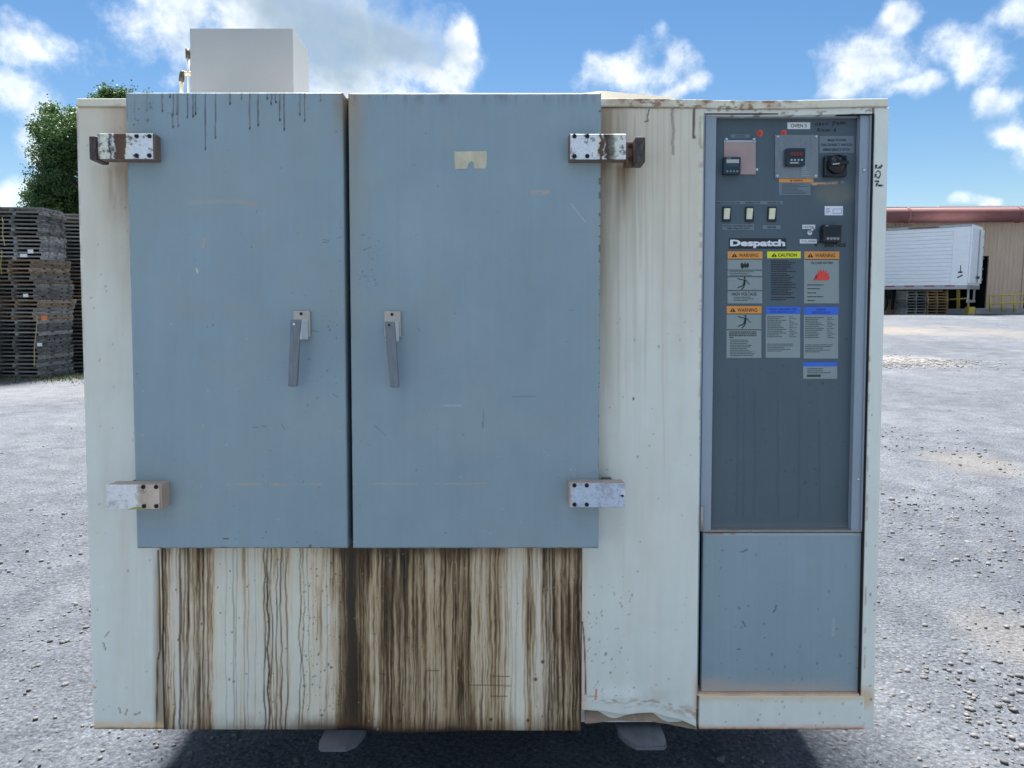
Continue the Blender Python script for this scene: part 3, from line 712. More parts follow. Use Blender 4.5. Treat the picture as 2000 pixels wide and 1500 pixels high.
def paint_right(px, py):
    C = body_base(px, py); f = fbm(px / 10, py / 170, 4)
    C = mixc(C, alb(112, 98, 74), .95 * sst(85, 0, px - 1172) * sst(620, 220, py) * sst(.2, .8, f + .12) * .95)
    C = mixc(C, alb(128, 126, 112), .8 * sst(62, 0, px - 1172) * sst(1080, 420, py) * (.45 + f * .8))  # stain band by the door, deepened to paint in the door's soft shade
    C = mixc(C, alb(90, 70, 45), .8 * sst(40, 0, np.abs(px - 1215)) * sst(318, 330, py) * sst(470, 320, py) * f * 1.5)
    C = mixc(C, alb(128, 122, 104), .35 * sst(34, 4, np.abs(px - 1245)) * sst(212, 240, py) * sst(1000, 300, py) * sst(.3, .7, fbm(px / 5, py / 200, 3)))
    for k, (x, y1, w) in enumerate([(1240, 560, 2), (1252, 470, 2), (1262, 820, 2.4), (1275, 640, 2), (1297, 1000, 2.4), (1310, 520, 5), (1318, 340, 2.5), (1285, 460, 2), (1330, 700, 2), (1347, 610, 1.6), (1224, 860, 2), (1207, 900, 2.4)]):
        C = mixc(C, alb(138, 130, 112), .2 * line_mask(px, py, wiggle(x, 212, y1, 1.3, 40 + k), w, 1.8) * sst(y1 + 5, y1 - 180, py))
    C = mixc(C, BROWN * 1.3, .85 * line_mask(px, py, wiggle(1356, 212, 268, 1.0, 4, 6), 4.5)); C = mixc(C, BLACKC, .8 * line_mask(px, py, [(1357, 266), (1357, 270)], 2.5))
    C = mixc(C, BROWN, .8 * line_mask(px, py, [(1268, 213), (1264, 230), (1266, 236), (1260, 237)], 2.0))
    C = mixc(C, BROWN * 1.5, .5 * line_mask(px, py, wiggle(1314, 212, 300, 2.0, 14, 8), 5))
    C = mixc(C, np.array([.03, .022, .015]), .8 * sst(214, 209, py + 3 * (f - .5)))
    # stained edge beside the lower panel, rust runs and chips
    C = mixc(C, alb(180, 168, 148), .8 * sst(16, 0, px - 1137) * sst(1060, 1130, py) * (.4 + .8 * f))
    C = mixc(C, BROWN, .9 * line_mask(px, py, [(1137.5, 1215), (1141, 1250), (1143, 1300), (1144, 1370)], 2.4))
    C = mixc(C, alb(176, 104, 66), .85 * line_mask(px, py, [(1164.5, 1350), (1163, 1392)], 3.2, 1.6))
    C = mixc(C, alb(210, 150, 125), .85 * sst(16, 3, 1366 - px) * sst(1290, 1345, py) * sst(1420, 1385, py))
    C = mixc(C, alb(120, 98, 74), .6 * sst(22, 0, np.abs(py - (1388 + .06 * (px - 1150)))) * sst(.45, .7, fbm(px / 12, py / 7, 3)))
    C = mixc(C, alb(150, 120, 96), .45 * sst(2.0, 0, 1366 - px) * sst(.55, .7, fbm(px * 0 + 4, py / 12, 3)))
    C = specks(px, py, [(1145, 1140, 1240, 1400), (1180, 600, 1360, 1380)], 9, 150, 1.1, C, alb(92, 90, 86), .6)
    C = specks(px, py, [(1145, 1190, 1215, 1380)], 19, 50, 1.35, C, alb(70, 68, 64), .7)
    C = mixc(C, BLACKC, .9 * sst(2.6, 1.2, np.hypot(px - 1237, (py - 779) * .6)))
    return C, np.full(len(px), .42)
# ---- the stained panel below the doors ---------------------------------
def paint_stain(px, py):
    xw = px + 5 * (fbm(px / 45, py / 90, 3) - .5) + 2.4 * (vnoise(px / 9 + 5, py / 26) - .5) + 1.2 * (vnoise(px / 3 + 5, py / 14) - .5)
    env = interp(px + 6 * (vnoise(px * 0 + 3, py / 50) - .5), [(303, .15), (313, .5), (328, .5), (345, .26), (360, .52), (372, .38), (388, .56), (406, .50), (424, .26), (446, .12), (470, .24), (500, .18), (515, .28), (535, .32), (560, .26), (575, .16), (600, .24), (640, .32), (655, .58), (672, .82), (700, .92), (716, .72), (733, .46), (742, .6), (752, .88), (775, .76), (800, .70), (828, .66), (845, .55), (870, .66), (890, .70), (912, .80), (926, .52), (945, .42), (962, .55), (980, .48), (1000, .26), (1018, .20), (1032, .5), (1046, .32), (1060, .5), (1078, .56), (1095, .70), (1115, .62), (1137, .78)])
    env = env * interp(py, [(1070, 1.18), (1110, 1.03), (1300, .92), (1400, 1.0), (1425, 1.1)]) * (.82 + .36 * fbm(px / 30, py / 110, 3))
    f = .40 * vnoise(xw / 1.9, py / 110) + .27 * vnoise(xw / 4.2 + 31, py / 200) + .15 * vnoise(xw / 10 + 11, py / 330) + .18 * fbm(px / 2.2, py / 16, 3)
    s = f
    ctr = interp(px, [(640, 1.0), (720, .86), (1030, .86), (1060, 1.0)])
    D = np.clip(env * (.22 + .72 * (1 - ctr) + 1.45 * f * ctr) - .10 + .9 * ctr * np.clip(f - .5, 0, 1) * sst(.1, .35, env), 0, 1.1)
    stops = [(0, alb(192, 199, 197)), (.20, alb(182, 182, 172)), (.42, alb(146, 136, 114)), (.62, alb(98, 86, 66)), (.82, alb(58, 49, 38)), (1.1, alb(30, 26, 22))]
    C = np.stack([np.interp(D, [t for t, c in stops], [c[k] for t, c in stops]) for k in range(3)], 1)
    hue = fbm(px / 60 + 3, py / 200, 3); C = C * (1 + .14 * (hue - .5)[:, None] * np.array([1, .4, -.8]))
    # single runs
    runs = [(318, 3.6, .95), (324, 2, .8), (352, 4, .8), (360, 3, .7), (367, 3.4, .75), (388, 4, .8), (396, 3, .6), (405, 2.5, .5), (442, 1.6, .3), (456, 2.4, .5), (462, 1.8, .4), (478, 1.6, .45), (484, 1.8, .4),
            (517, 2.8, .85), (524, 3.4, .95), (529, 2.2, .8), (540, 2.4, .75), (551, 2.8, .9), (560, 2.6, .8), (585, 2.2, .75), (592, 2, .65), (601, 1.6, .5), (498, 1.4, .35), (640, 1.6, .5),
            (745, 3.5, .7), (757, 5, .7), (822, 2, .6), (870, 2.4, .55), (886, 2.6, .6), (915, 4.5, .85), (948, 2, .5), (968, 2.5, .5), (985, 2, .5), (998, 1.6, .6), (1008, 1.6, .5), (1031, 3, .6), (1047, 2, .6), (1066, 3, .8), (1074, 3.4, .9), (1080, 2, .8), (1100, 3, .8), (1112, 2.6, .8), (1122, 4, .85), (1130, 2, .7)]
    for k, (x, w, a) in enumerate(runs):
        sel = np.abs(px - x) < 26
        if sel.any():
            amp = 2.6 if 510 < x < 605 else 1.5
            m = line_mask(px[sel], py[sel], wiggle(x, 1066, 1430, amp, 100 + k, 18), w, .9) * (.65 + .5 * vnoise(px[sel] * 0 + k, py[sel] / 40))
            C[sel] = mixc(C[sel], alb(44, 37, 30), a * m * np.where(px[sel] > 700, .6, .9))
    # black run under the door gap, dirt at the foot
    g = 688 + 3 * (vnoise(px * 0, py / 60) - .5); C = mixc(C, BLACKC * 1.4, .95 * sst(8, 3, np.abs(px - g + 1)))
    C = mixc(C, alb(64, 56, 46), .6 * sst(28, 6, np.abs(px - 680)) * (.3 + .9 * s))
    C = mixc(C, alb(70, 52, 34), .8 * sst(1385, 1425, py + 22 * (fbm(px / 10, py / 25, 3) - .5)) * interp(px, [(303, .25), (560, .5), (600, 1), (900, .9), (1000, .5), (1137, .6)]))
    C = mixc(C, BLACKC * 1.5, .9 * sst(1412, 1424, py + 8 * (fbm(px / 12, py / 12, 3) - .5)) * interp(px, [(303, .2), (640, .5), (690, 1), (900, .9), (930, .3), (1137, .3)]))
    C = mixc(C, BROWN, .7 * sst(1092, 1070, py + 10 * (s - .5)) * sst(.2, .8, env))
    C = mixc(C, BLACKC * 2, .95 * sst(2.0, .8, np.abs(px - (317 + (py - 1070) * .012))))
    for x0, x1, y in [(958, 995, 1320), (916, 998, 1338), (834, 857, 1309), (958, 990, 1358), (740, 752, 1316)]: C = mixc(C, BROWN, .75 * line_mask(px, py, [(x0, y), (x1, y + 1)], 1.4))
    for x, y in [(1046, 1327), (959, 1403), (1031, 1405), (1060, 1293), (754, 1131), (781, 1403)]: C = mixc(C, RUST * .8, .9 * sst(5, 2, np.hypot(px - x, py - y)))
    C = specks(px, py, [(590, 1080, 680, 1400), (320, 1080, 1137, 1420)], 21, 380, 1.15, C, alb(62, 56, 48), .7)
    C = specks(px, py, [(690, 1080, 1137, 1420)], 23, 120, 1.1, C, alb(170, 160, 135), .4)
    return C, np.full(len(px), .5)
# ---- doors --------------------------------------------------------------
def door_base(px, py):
    C = np.tile(DOOR, (len(px), 1)); C = C * (1 + .20 * (fbm(px / 210, py / 210, 4) - .5) + .07 * (fbm(px / 30, py / 90, 4) - .5))[:, None]
    C = mixc(C, alb(120, 140, 146), .35 * sst(.5, .75, fbm(px / 120 + 40, py / 120, 5)))
    C = C * (1 + .06 * (fbm(px / 7, py / 220, 3) - .5))[:, None]
    return C
def scr(C, px, py, lst, colr, a, w):
    for (x0, y0, x1, y1) in lst: C = mixc(C, colr, a * line_mask(px, py, [(x0, y0), ((x0 + x1) / 2 + .4, (y0 + y1) / 2 - .3), (x1, y1)], w))
    return C
def paint_door_l(px, py):
    C = door_base(px, py)
    top = [(317, 216, .9), (345, 222, .7), (338, 247, 1), (366, 228, 1), (377, 226, 1), (382, 222, 1), (401, 290, 1.1), (421, 268, 1), (449, 202, 1), (472, 192, .7), (488, 250, 1), (504, 244, 1.1), (522, 192, .9), (530, 202, 1), (539, 199, 1), (547, 234, 1.1), (555, 252, 1), (586, 223, .9), (595, 235, 1), (332, 188, 1), (348, 246, .8), (626, 196, .5), (287, 215, .4), (263, 232, .3)]
    for k, (x, y1, a) in enumerate(top):
        C = mixc(C, alb(72, 72, 76), .75 * a * line_mask(px, py, wiggle(x, 181, y1, .7, 300 + k, 8), 2.2, .8)); C = mixc(C, BLACKC, min(1, a) * .9 * line_mask(px, py, [(x, y1 - 1), (x, y1 + 2)], 2.4))
    C = mixc(C, alb(70, 70, 74), .55 * sst(186, 181, py) * sst(.35, .6, fbm(px / 13, py * 0, 3)))
    C = mixc(C, alb(60, 60, 62), .7 * sst(7, 3, np.hypot((px - 333) / 1.6, py - 225)) * sst(.4, .6, fbm(px / 4, py / 4, 2)))
    C = specks(px, py, [(255, 195, 300, 245)], 5, 24, 1.9, C, alb(80, 82, 86), .6)
    # brown run-off beside the gap
    e = 674 + (py - 180) * .0098 - px
    C = mixc(C, alb(112, 96, 66), .8 * sst(34, 0, e) * sst(330, 190, py) * (.5 + .6 * fbm(px / 8, py / 50, 3)))
    C = mixc(C, RUST, .75 * sst(5, 0, e) * sst(.42, .62, fbm(px * 0 + 2, py / 22, 3)))
    C = mixc(C, alb(140, 146, 146), .4 * line_mask(px, py, [(372, 396), (430, 393), (480, 394)], 5, 3)); C = mixc(C, alb(146, 134, 118), .7 * line_mask(px, py, [(478, 392), (488, 396), (500, 401)], 3, 1.6))
    C = mixc(C, alb(152, 140, 128), .8 * line_mask(px, py, [(400, 466), (396, 482)], 4.5)); C = mixc(C, alb(205, 195, 170), .9 * line_mask(px, py, [(384, 524), (386, 533)], 2))
    C = mixc(C, alb(124, 136, 144), .6 * line_mask(px, py, [(332, 603), (484, 602)], 6, 2.5) * sst(.38, .6, fbm(px / 14, py / 5, 3)))
    C = mixc(C, alb(156, 146, 126), .75 * line_mask(px, py, [(378, 951), (470, 946), (655, 945)], 1.8) * sst(.4, .6, fbm(px / 20 + 3, py * 0, 2)))
    C = mixc(C, alb(146, 140, 130), .7 * line_mask(px, py, [(530, 947), (622, 945)], 2.0) * sst(.3, .5, fbm(px / 9, py * 0, 2)))
    C = mixc(C, RUST, .85 * sst(1068, 1072, py + 6 * (fbm(px / 10, py * 0 + 3, 3) - .62)))
    C = mixc(C, RUST, .8 * sst(4, 1.5, np.hypot(px - 606, py - 1066))); C = mixc(C, RUST, .8 * line_mask(px, py, [(436, 1052), (446, 1052)], 2.2))
    C = scr(C, px, py, [(631, 468, 642, 470), (630, 473, 640, 474), (658, 465, 668, 463), (493, 834, 506, 836), (510, 832, 520, 834), (550, 830, 556, 838), (610, 646, 622, 648), (650, 770, 660, 776), (600, 700, 606, 703), (512, 1050, 516, 1052)], alb(66, 76, 86), .6, 1.3)
    C = specks(px, py, [(265, 200, 670, 1065)], 8, 110, 1.0, C, alb(74, 88, 100), .6); C = specks(px, py, [(580, 600, 668, 860)], 9, 40, 1.2, C, alb(78, 90, 100), .6)
    C = specks(px, py, [(265, 600, 670, 1065)], 81, 50, 1.2, C, alb(150, 160, 168), .5)
    C = mixc(C, alb(90, 96, 100), .5 * sst(4, 0, px - (247 + (py - 180) * .0202)) * sst(.5, .7, fbm(px * 0, py / 15, 3)))
    return C, np.full(len(px), .38) + .1 * (fbm(px / 60, py / 60, 3) - .5)
def paint_door_r(px, py):
    C = door_base(px, py); e = px - (675.5 + (py - 180) * .0125)
    C = mixc(C, alb(150, 122, 84), .85 * sst(46, 0, e) * sst(330, 186, py) * (.45 + .7 * fbm(px / 9, py / 60, 3)))
    C = mixc(C, alb(116, 122, 116), .6 * sst(60, 0, e) * sst(900, 200, py) * (.4 + .8 * fbm(px / 12, py / 130, 3)))
    C = mixc(C, RUST, .8 * sst(6, 0, e) * sst(.42, .6, fbm(px * 0 + 7, py / 26, 3)))
    C = mixc(C, alb(80, 84, 92), .4 * sst(215, 182, py) * sst(.5, .72, fbm(px / 7, py / 40, 3)))
    C = mixc(C, alb(80, 70, 60), .7 * sst(186, 181, py) * sst(.55, .7, fbm(px / 9 + 9, py * 0, 3)))
    C = mixc(C, alb(150, 146, 136), .7 * line_mask(px, py, [(1040, 376), (1070, 376)], 8, 2) * sst(.32, .55, fbm(px / 6, py / 3, 2)))
    C = mixc(C, alb(158, 172, 180), .5 * line_mask(px, py, [(1115, 398), (1144, 434)], 1.6)); C = mixc(C, alb(150, 168, 180), .5 * line_mask(px, py, [(868, 792), (900, 792)], 2, 1.4))
    C = mixc(C, alb(150, 148, 140), .6 * line_mask(px, py, [(690, 945), (960, 945)], 1.6) * sst(.45, .62, fbm(px / 18, py * 0, 2)))
    C = mixc(C, alb(146, 140, 130), .7 * line_mask(px, py, [(905, 945), (950, 944)], 2.0))
    C = scr(C, px, py, [(942, 826, 944, 836), (706, 460, 714, 458), (712, 488, 720, 484), (1000, 775, 1046, 774), (730, 830, 752, 850), (815, 640, 820, 646), (1112, 606, 1118, 606)], alb(78, 92, 106), .6, 1.3)
    C = mixc(C, alb(80, 96, 112), .6 * line_mask(px, py, wiggle(944, 800, 834, 1.5, 8, 6), 1.5))
    C = mixc(C, BLACKC, .7 * sst(3, 0, 1171 - px) * sst(.62, .72, fbm(px * 0 + 1, py / 7, 2))); C = mixc(C, RUST, .7 * sst(1068, 1072, py + 5 * (fbm(px / 9, py * 0 + 8, 3) - .62)))
    C = specks(px, py, [(690, 200, 1170, 1065), (690, 430, 740, 560)], 28, 130, 1.0, C, alb(74, 90, 104), .55); C = specks(px, py, [(860, 880, 1165, 1065)], 29, 40, 1.2, C, alb(150, 165, 178), .5)
    return C, np.full(len(px), .38) + .1 * (fbm(px / 60 + 4, py / 60, 3) - .5)
def paint_plain(base, chips=0, seed=1, dust=None):
    def f(px, py):
        C = np.tile(base, (len(px), 1)); C = C * (1 + .12 * (fbm(px / 90 + seed, py / 90, 4) - .5))[:, None] * (1 + .08 * (fbm(px / 6, py / 160 + seed, 3) - .5))[:, None]
        if dust: C = dust(C, px, py)
        return C, np.full(len(px), .42)
    return f
def dust_cap(C, px, py):
    C = mixc(C, alb(150, 142, 124), .6 * sst(.4, .7, fbm(px / 26, py / 20, 4)))
    C = mixc(C, RUST * .9, .85 * sst(198, 190, py + 14 * (fbm(px / 14, py / 30, 4) - .42)) * sst(1180, 1230, px) * sst(1580, 1520, px) * 1.2)
    C = mixc(C, alb(106, 74, 50), .8 * sst(.55, .68, fbm(px / 9, py / 5, 4)) * sst(1180, 1260, px) * sst(1600, 1500, px))
    C = mixc(C, alb(90, 82, 70), .5 * sst(205, 209, py))
    return C
def dust_low(C, px, py):
    C = mixc(C, alb(152, 146, 138), .65 * sst(1316, 1352, py + 16 * (fbm(px / 60, py / 14, 3) - .5) + .05 * (1500 - px)))
    C = mixc(C, alb(110, 90, 74), .5 * sst(8, 0, 1688 - px) * fbm(px / 4, py / 50, 3) * 1.4); C = mixc(C, alb(150, 170, 180), .45 * line_mask(px, py, [(1370, 1042), (1680, 1042)], 6, 3))
    C = mixc(C, alb(130, 100, 76), .7 * line_mask(px, py, [(1372, 1040), (1440, 1040)], 7, 3) * sst(.4, .6, fbm(px / 6, py / 6, 2)))
    for pts in ([(1446, 1078), (1452, 1077), (1460, 1073)], [(1510, 1196), (1515, 1190), (1516, 1182)], [(1450, 1213), (1456, 1224)], [(1442, 1186), (1446, 1190)], [(1440, 1268), (1446, 1268)]): C = mixc(C, alb(66, 72, 76), .8 * line_mask(px, py, pts, 2.4))
    C = mixc(C, alb(142, 158, 168), .5 * line_mask(px, py, [(1628, 1212), (1627, 1240)], 4, 3))
    return specks(px, py, [(1375, 1060, 1680, 1330)], 33, 60, 1.5, C, alb(72, 84, 94), .6)
def dust_slate(C, px, py):
    C = mixc(C, alb(104, 108, 96), .45 * sst(1.1, .5, np.hypot((px - 1630) / 46, (py - 378) / 26)) * (.5 + .8 * fbm(px / 12, py / 12, 3)))
    C = mixc(C, alb(176, 158, 118), .8 * line_mask(px, py, [(1574, 360), (1620, 358), (1646, 357)], 3.2, 1.4) * sst(.35, .6, fbm(px / 8, py / 2, 2)))
    C = mixc(C, alb(104, 114, 118), .6 * sst(1016, 1034, py)); 
    for k, x in enumerate((1440, 1452, 1474, 1520, 1560, 1600)): C = mixc(C, alb(52, 70, 90), .5 * line_mask(px, py, wiggle(x, 720 + 20 * k, 1010, 1.5, 500 + k), 2.5, 2))
    return specks(px, py, [(1400, 620, 1665, 1020)], 35, 70, 1.4, C, alb(46, 60, 76), .7)
def dust_base(C, px, py):
    C = mixc(C, alb(212, 176, 152), .85 * sst(1376, 1358, py + 8 * (fbm(px / 20, py / 8, 3) - .5))); C = mixc(C, alb(188, 140, 112), .8 * sst(1412, 1424, py + 8 * (fbm(px / 18, py / 8, 3) - .5)))
    C = mixc(C, RUST, .7 * sst(1420, 1425, py + 3 * (fbm(px / 6, py * 0, 2) - .5)))
    return specks(px, py, [(1370, 1365, 1700, 1420)], 37, 40, 1.4, C, alb(90, 84, 76), .6)
def dust_post(C, px, py):
    C = mixc(C, alb(110, 90, 66), .6 * sst(2.5, 0, np.abs(px - (1706 - (py - 208) * .016))) * sst(.52, .68, fbm(px * 0, py / 14, 3))); C = mixc(C, alb(206, 164, 138), .8 * sst(30, 8, np.hypot((px - 1690) * 1.2, py - 1362)))
    return specks(px, py, [(1690, 800, 1720, 1400)], 39, 40, 1.4, C, alb(96, 84, 70), .7)

# ---- geometry of the body -------------------------------------------------
def XZ(px, py, off=0): return Lc(px, py, off)
xL = XZ(165, 800)[0]; xR = XZ(1722, 800)[0]; zT = XZ(1000, 192)[1]; DEP = 1.35
M_shell = mat('oven_shell', tuple(BODY), .45, var=.08, scale=5, stretch=(1, 1, .3)); M_inner = mat('dark_recess', (.012, .012, .013), .8, var=.1)
xc = Lc(1366, 800)[0]
b = MB(); b.box(xL + .003, xc, .021, .10, .012, zT - .03); b.box(xL + .003, xR - .003, .1, DEP, .012, zT - .03); b.box(xR - .012, xR - .004, .031, .0995, .012, zT - .03); b.build('body_shell', M_shell, oven)
DO = .078   # doors stand this far proud
bottom_pts = [(1143, 1386), (1180, 1388), (1220, 1393), (1245, 1391), (1275, 1393), (1300, 1402), (1330, 1407), (1355, 1418), (1366, 1424)]
def right_disp(px, py):
    yb = np.interp(px, [p for p, q in bottom_pts], [q for p, q in bottom_pts]); zpx = 1.44e-3
    k = sst(1330, 1425, py); lift = (1425 - yb) * zpx * k
    bulge = -.010 * sst(1330, 1380, py) * np.exp(-((px - 1215) / 40) ** 2) + .006 * np.exp(-((px - 1290) / 30) ** 2) * sst(1340, 1390, py)
    wav = .003 * (fbm(px / 120, py / 160, 3) - .5)
    return 0, bulge + wav, lift
def flat_disp(px, py): return 0, .0035 * (fbm(px / 130 + 3, py / 130, 3) - .5), 0
def stain_disp(px, py): return 0, -.012 * sst(1330, 1425, py) * sst(690, 760, px) * sst(1130, 1000, px) + .003 * (fbm(px / 90, py / 90, 3) - .5), -.004 * sst(1380, 1425, py) * np.sin((px - 690) / 60) * sst(690, 760, px)
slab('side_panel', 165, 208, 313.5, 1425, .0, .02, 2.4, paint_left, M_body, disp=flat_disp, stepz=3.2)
slab('lower_panel', 315, 1052, 1136, 1425.5, .002, .02, 1.5, paint_stain, M_stain, disp=stain_disp, edge=.002, stepz=1.9)
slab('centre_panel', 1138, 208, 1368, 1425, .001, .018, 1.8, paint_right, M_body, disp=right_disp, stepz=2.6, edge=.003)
# bent lip under the centre panel
top = [Lc(p, q - 9, -.02) for p, q in bottom_pts]; lowp = [(1143, 1413), (1200, 1412), (1230, 1410), (1265, 1408), (1290, 1415), (1320, 1421), (1366, 1425)]
xs = np.linspace(1142, 1362, 40); V = []
for x in xs:
    yt = np.interp(x, [p for p, q in bottom_pts], [q for p, q in bottom_pts]) - 10; yb = np.interp(x, [p for p, q in lowp], [q for p, q in lowp]); w = .006 * math.sin(x / 17)
    (ax_, az_), (bx_, bz_) = Lc(x, yt, -.02), Lc(x, yb, -.006); V += [(ax_, .030 + w, az_), (bx_, .012 + w, bz_)]
pyd('bent_lip', V, [(2 * i, 2 * i + 1, 2 * i + 3, 2 * i + 2) for i in range(len(xs) - 1)], mat('bent_lip_paint', tuple(alb(170, 166, 152)), .6, var=.35, scale=9, c2=(.22, .13, .075)), oven)
def cap_disp(px, py):
    s = sst(1200, 1500, px) * sst(1735, 1560, px); return 0, .003 * np.sin(px / 70) * s, -.0052 * s - .0022 * (vnoise(px / 25, px * 0) - .5) * s
slab('top_cap', 150, 192, 1735, 208.6, .006, .9, 3, paint_plain(alb(186, 190, 182), dust=dust_cap), M_body, disp=cap_disp, edge=.002, stepz=1.5)
slab('header_strip', 1369.5, 209.5, 1704, 221.5, .0, .02, 3, paint_plain(BODY * .95, dust=lambda C, px, py: mixc(C, RUST, .6 * sst(.6, .7, fbm(px / 9, py / 4, 3)))), M_body, disp=cap_disp, edge=.001)
slab('corner_post', 1694.3, 209.5, 1722, 1425, .0, .03, 2.4, paint_plain(BODY, dust=dust_post), M_body, edge=.003, stepz=3)
slab('base_strip', 1366, 1359.5, 1688, 1425, .001, .02, 2.4, paint_plain(BODY * 1.02, dust=dust_base), M_body, edge=.002)
# raised roof sheet and the small cabinet on the roof
xa, za = Lc(1120, 190, -.55); 
def roofp(px, py, off): 
    x, z = Lc(px, py, off); return (x, -off, z)
b = MB(); b.hexa([roofp(1060, 194, -.30), roofp(1318, 194, -.30), roofp(1316, 190.5, -.30), roofp(1172, 177, -.30), roofp(1060, 194, -.9), roofp(1290, 194, -.9), roofp(1290, 193, -.9), roofp(1165, 184, -.9)]); b.build('roof_sheet', M_shell, oven)
M_box = mat('cabinet_paint', tuple(alb(116, 133, 150)), .4, var=.07, scale=4)
bo = -.30; (x0, z1) = Lc(370, 55, bo); (x1, _) = Lc(572, 55, bo); z0 = zT - .02
MB().box(x0, x1, -bo, -bo + .185, z0, z1, .0025, 2).build('roof_cabinet', M_box, oven)
M_brass = mat('pipe_fitting', (.10, .085, .065), .5, .4, var=.3, scale=20); M_pipe = mat('pale_pipe', tuple(alb(186, 186, 182)), .4, var=.1)
pb = -bo + .07
def rp(px, py): x, z = Lc(px, py, bo - .07); return (x, pb, z)
conduit = MB().tube([rp(354, 196), rp(354.5, 150)], .006, 10).build('conduit', M_pipe, oven, True)
MB().tube([rp(354.5, 160), rp(355, 150), rp(356, 143), rp(361, 143)], .0085, 10).build('elbow', M_brass, conduit, True); MB().tube([rp(360, 143.5), rp(374, 144)], .007, 10).build('nipple', M_pipe, conduit, True)
c2 = MB().tube([rp(368.3, 196), rp(367.3, 112)], .004, 8).build('conduit', M_pipe, oven, True); MB().tube([rp(367.3, 114), rp(366.5, 96)], .0075, 10).build('fitting', M_brass, c2, True)

# ---- doors, hinges, handles ---------------------------------------------------
slab('door', 255.5, 180, 674.2, 1071.5, DO, DO - .006, 1.7, paint_door_l, M_paint, edge=.005, disp=lambda px, py: (0, .0015 * (fbm(px / 200, py / 200, 2) - .5), 0))['label'] = 'left grey-blue door with dark drips along its top edge'
slab('door', 684.2, 181, 1172, 1071.5, DO, DO - .006, 1.7, paint_door_r, M_paint, edge=.005, disp=lambda px, py: (0, .0015 * (fbm(px / 200 + 5, py / 200, 2) - .5), 0))['label'] = 'right grey-blue door with a torn tape patch'
xa = Lc(650, 700, .02)[0]; xb = Lc(710, 700, .02)[0]; z1 = Lc(1000, 190, .02)[1]; z0 = Lc(1000, 1066, .02)[1]
MB().box(xa, xb, -.012, -.003, z0, z1).build('gasket', M_inner, oven)
# torn tape patch
def plate(name, pts, off, th, m, parent=oven, ref=None):
    P = [Lc(x, y, off) for x, y in pts]; return MB().prism(P, -off, -off + th).build(name, m, parent)
def rect(name, x0, y0, x1, y1, off, th, m, parent=oven): return plate(name, [(x0, y1), (x1, y1), (x1, y0), (x0, y0)], off, th, m, parent)
M_tapep = mat('old_tape', tuple(alb(158, 166, 152)), .6, var=.16, scale=40, stretch=(1, 1, .4))
plate('tape_patch', [(888, 296), (951, 295), (950.5, 322), (948, 329), (926, 329), (925, 318), (920, 315), (915, 319), (913, 329.5), (889, 330), (887.5, 312)], DO + .0012, .001, M_tapep)
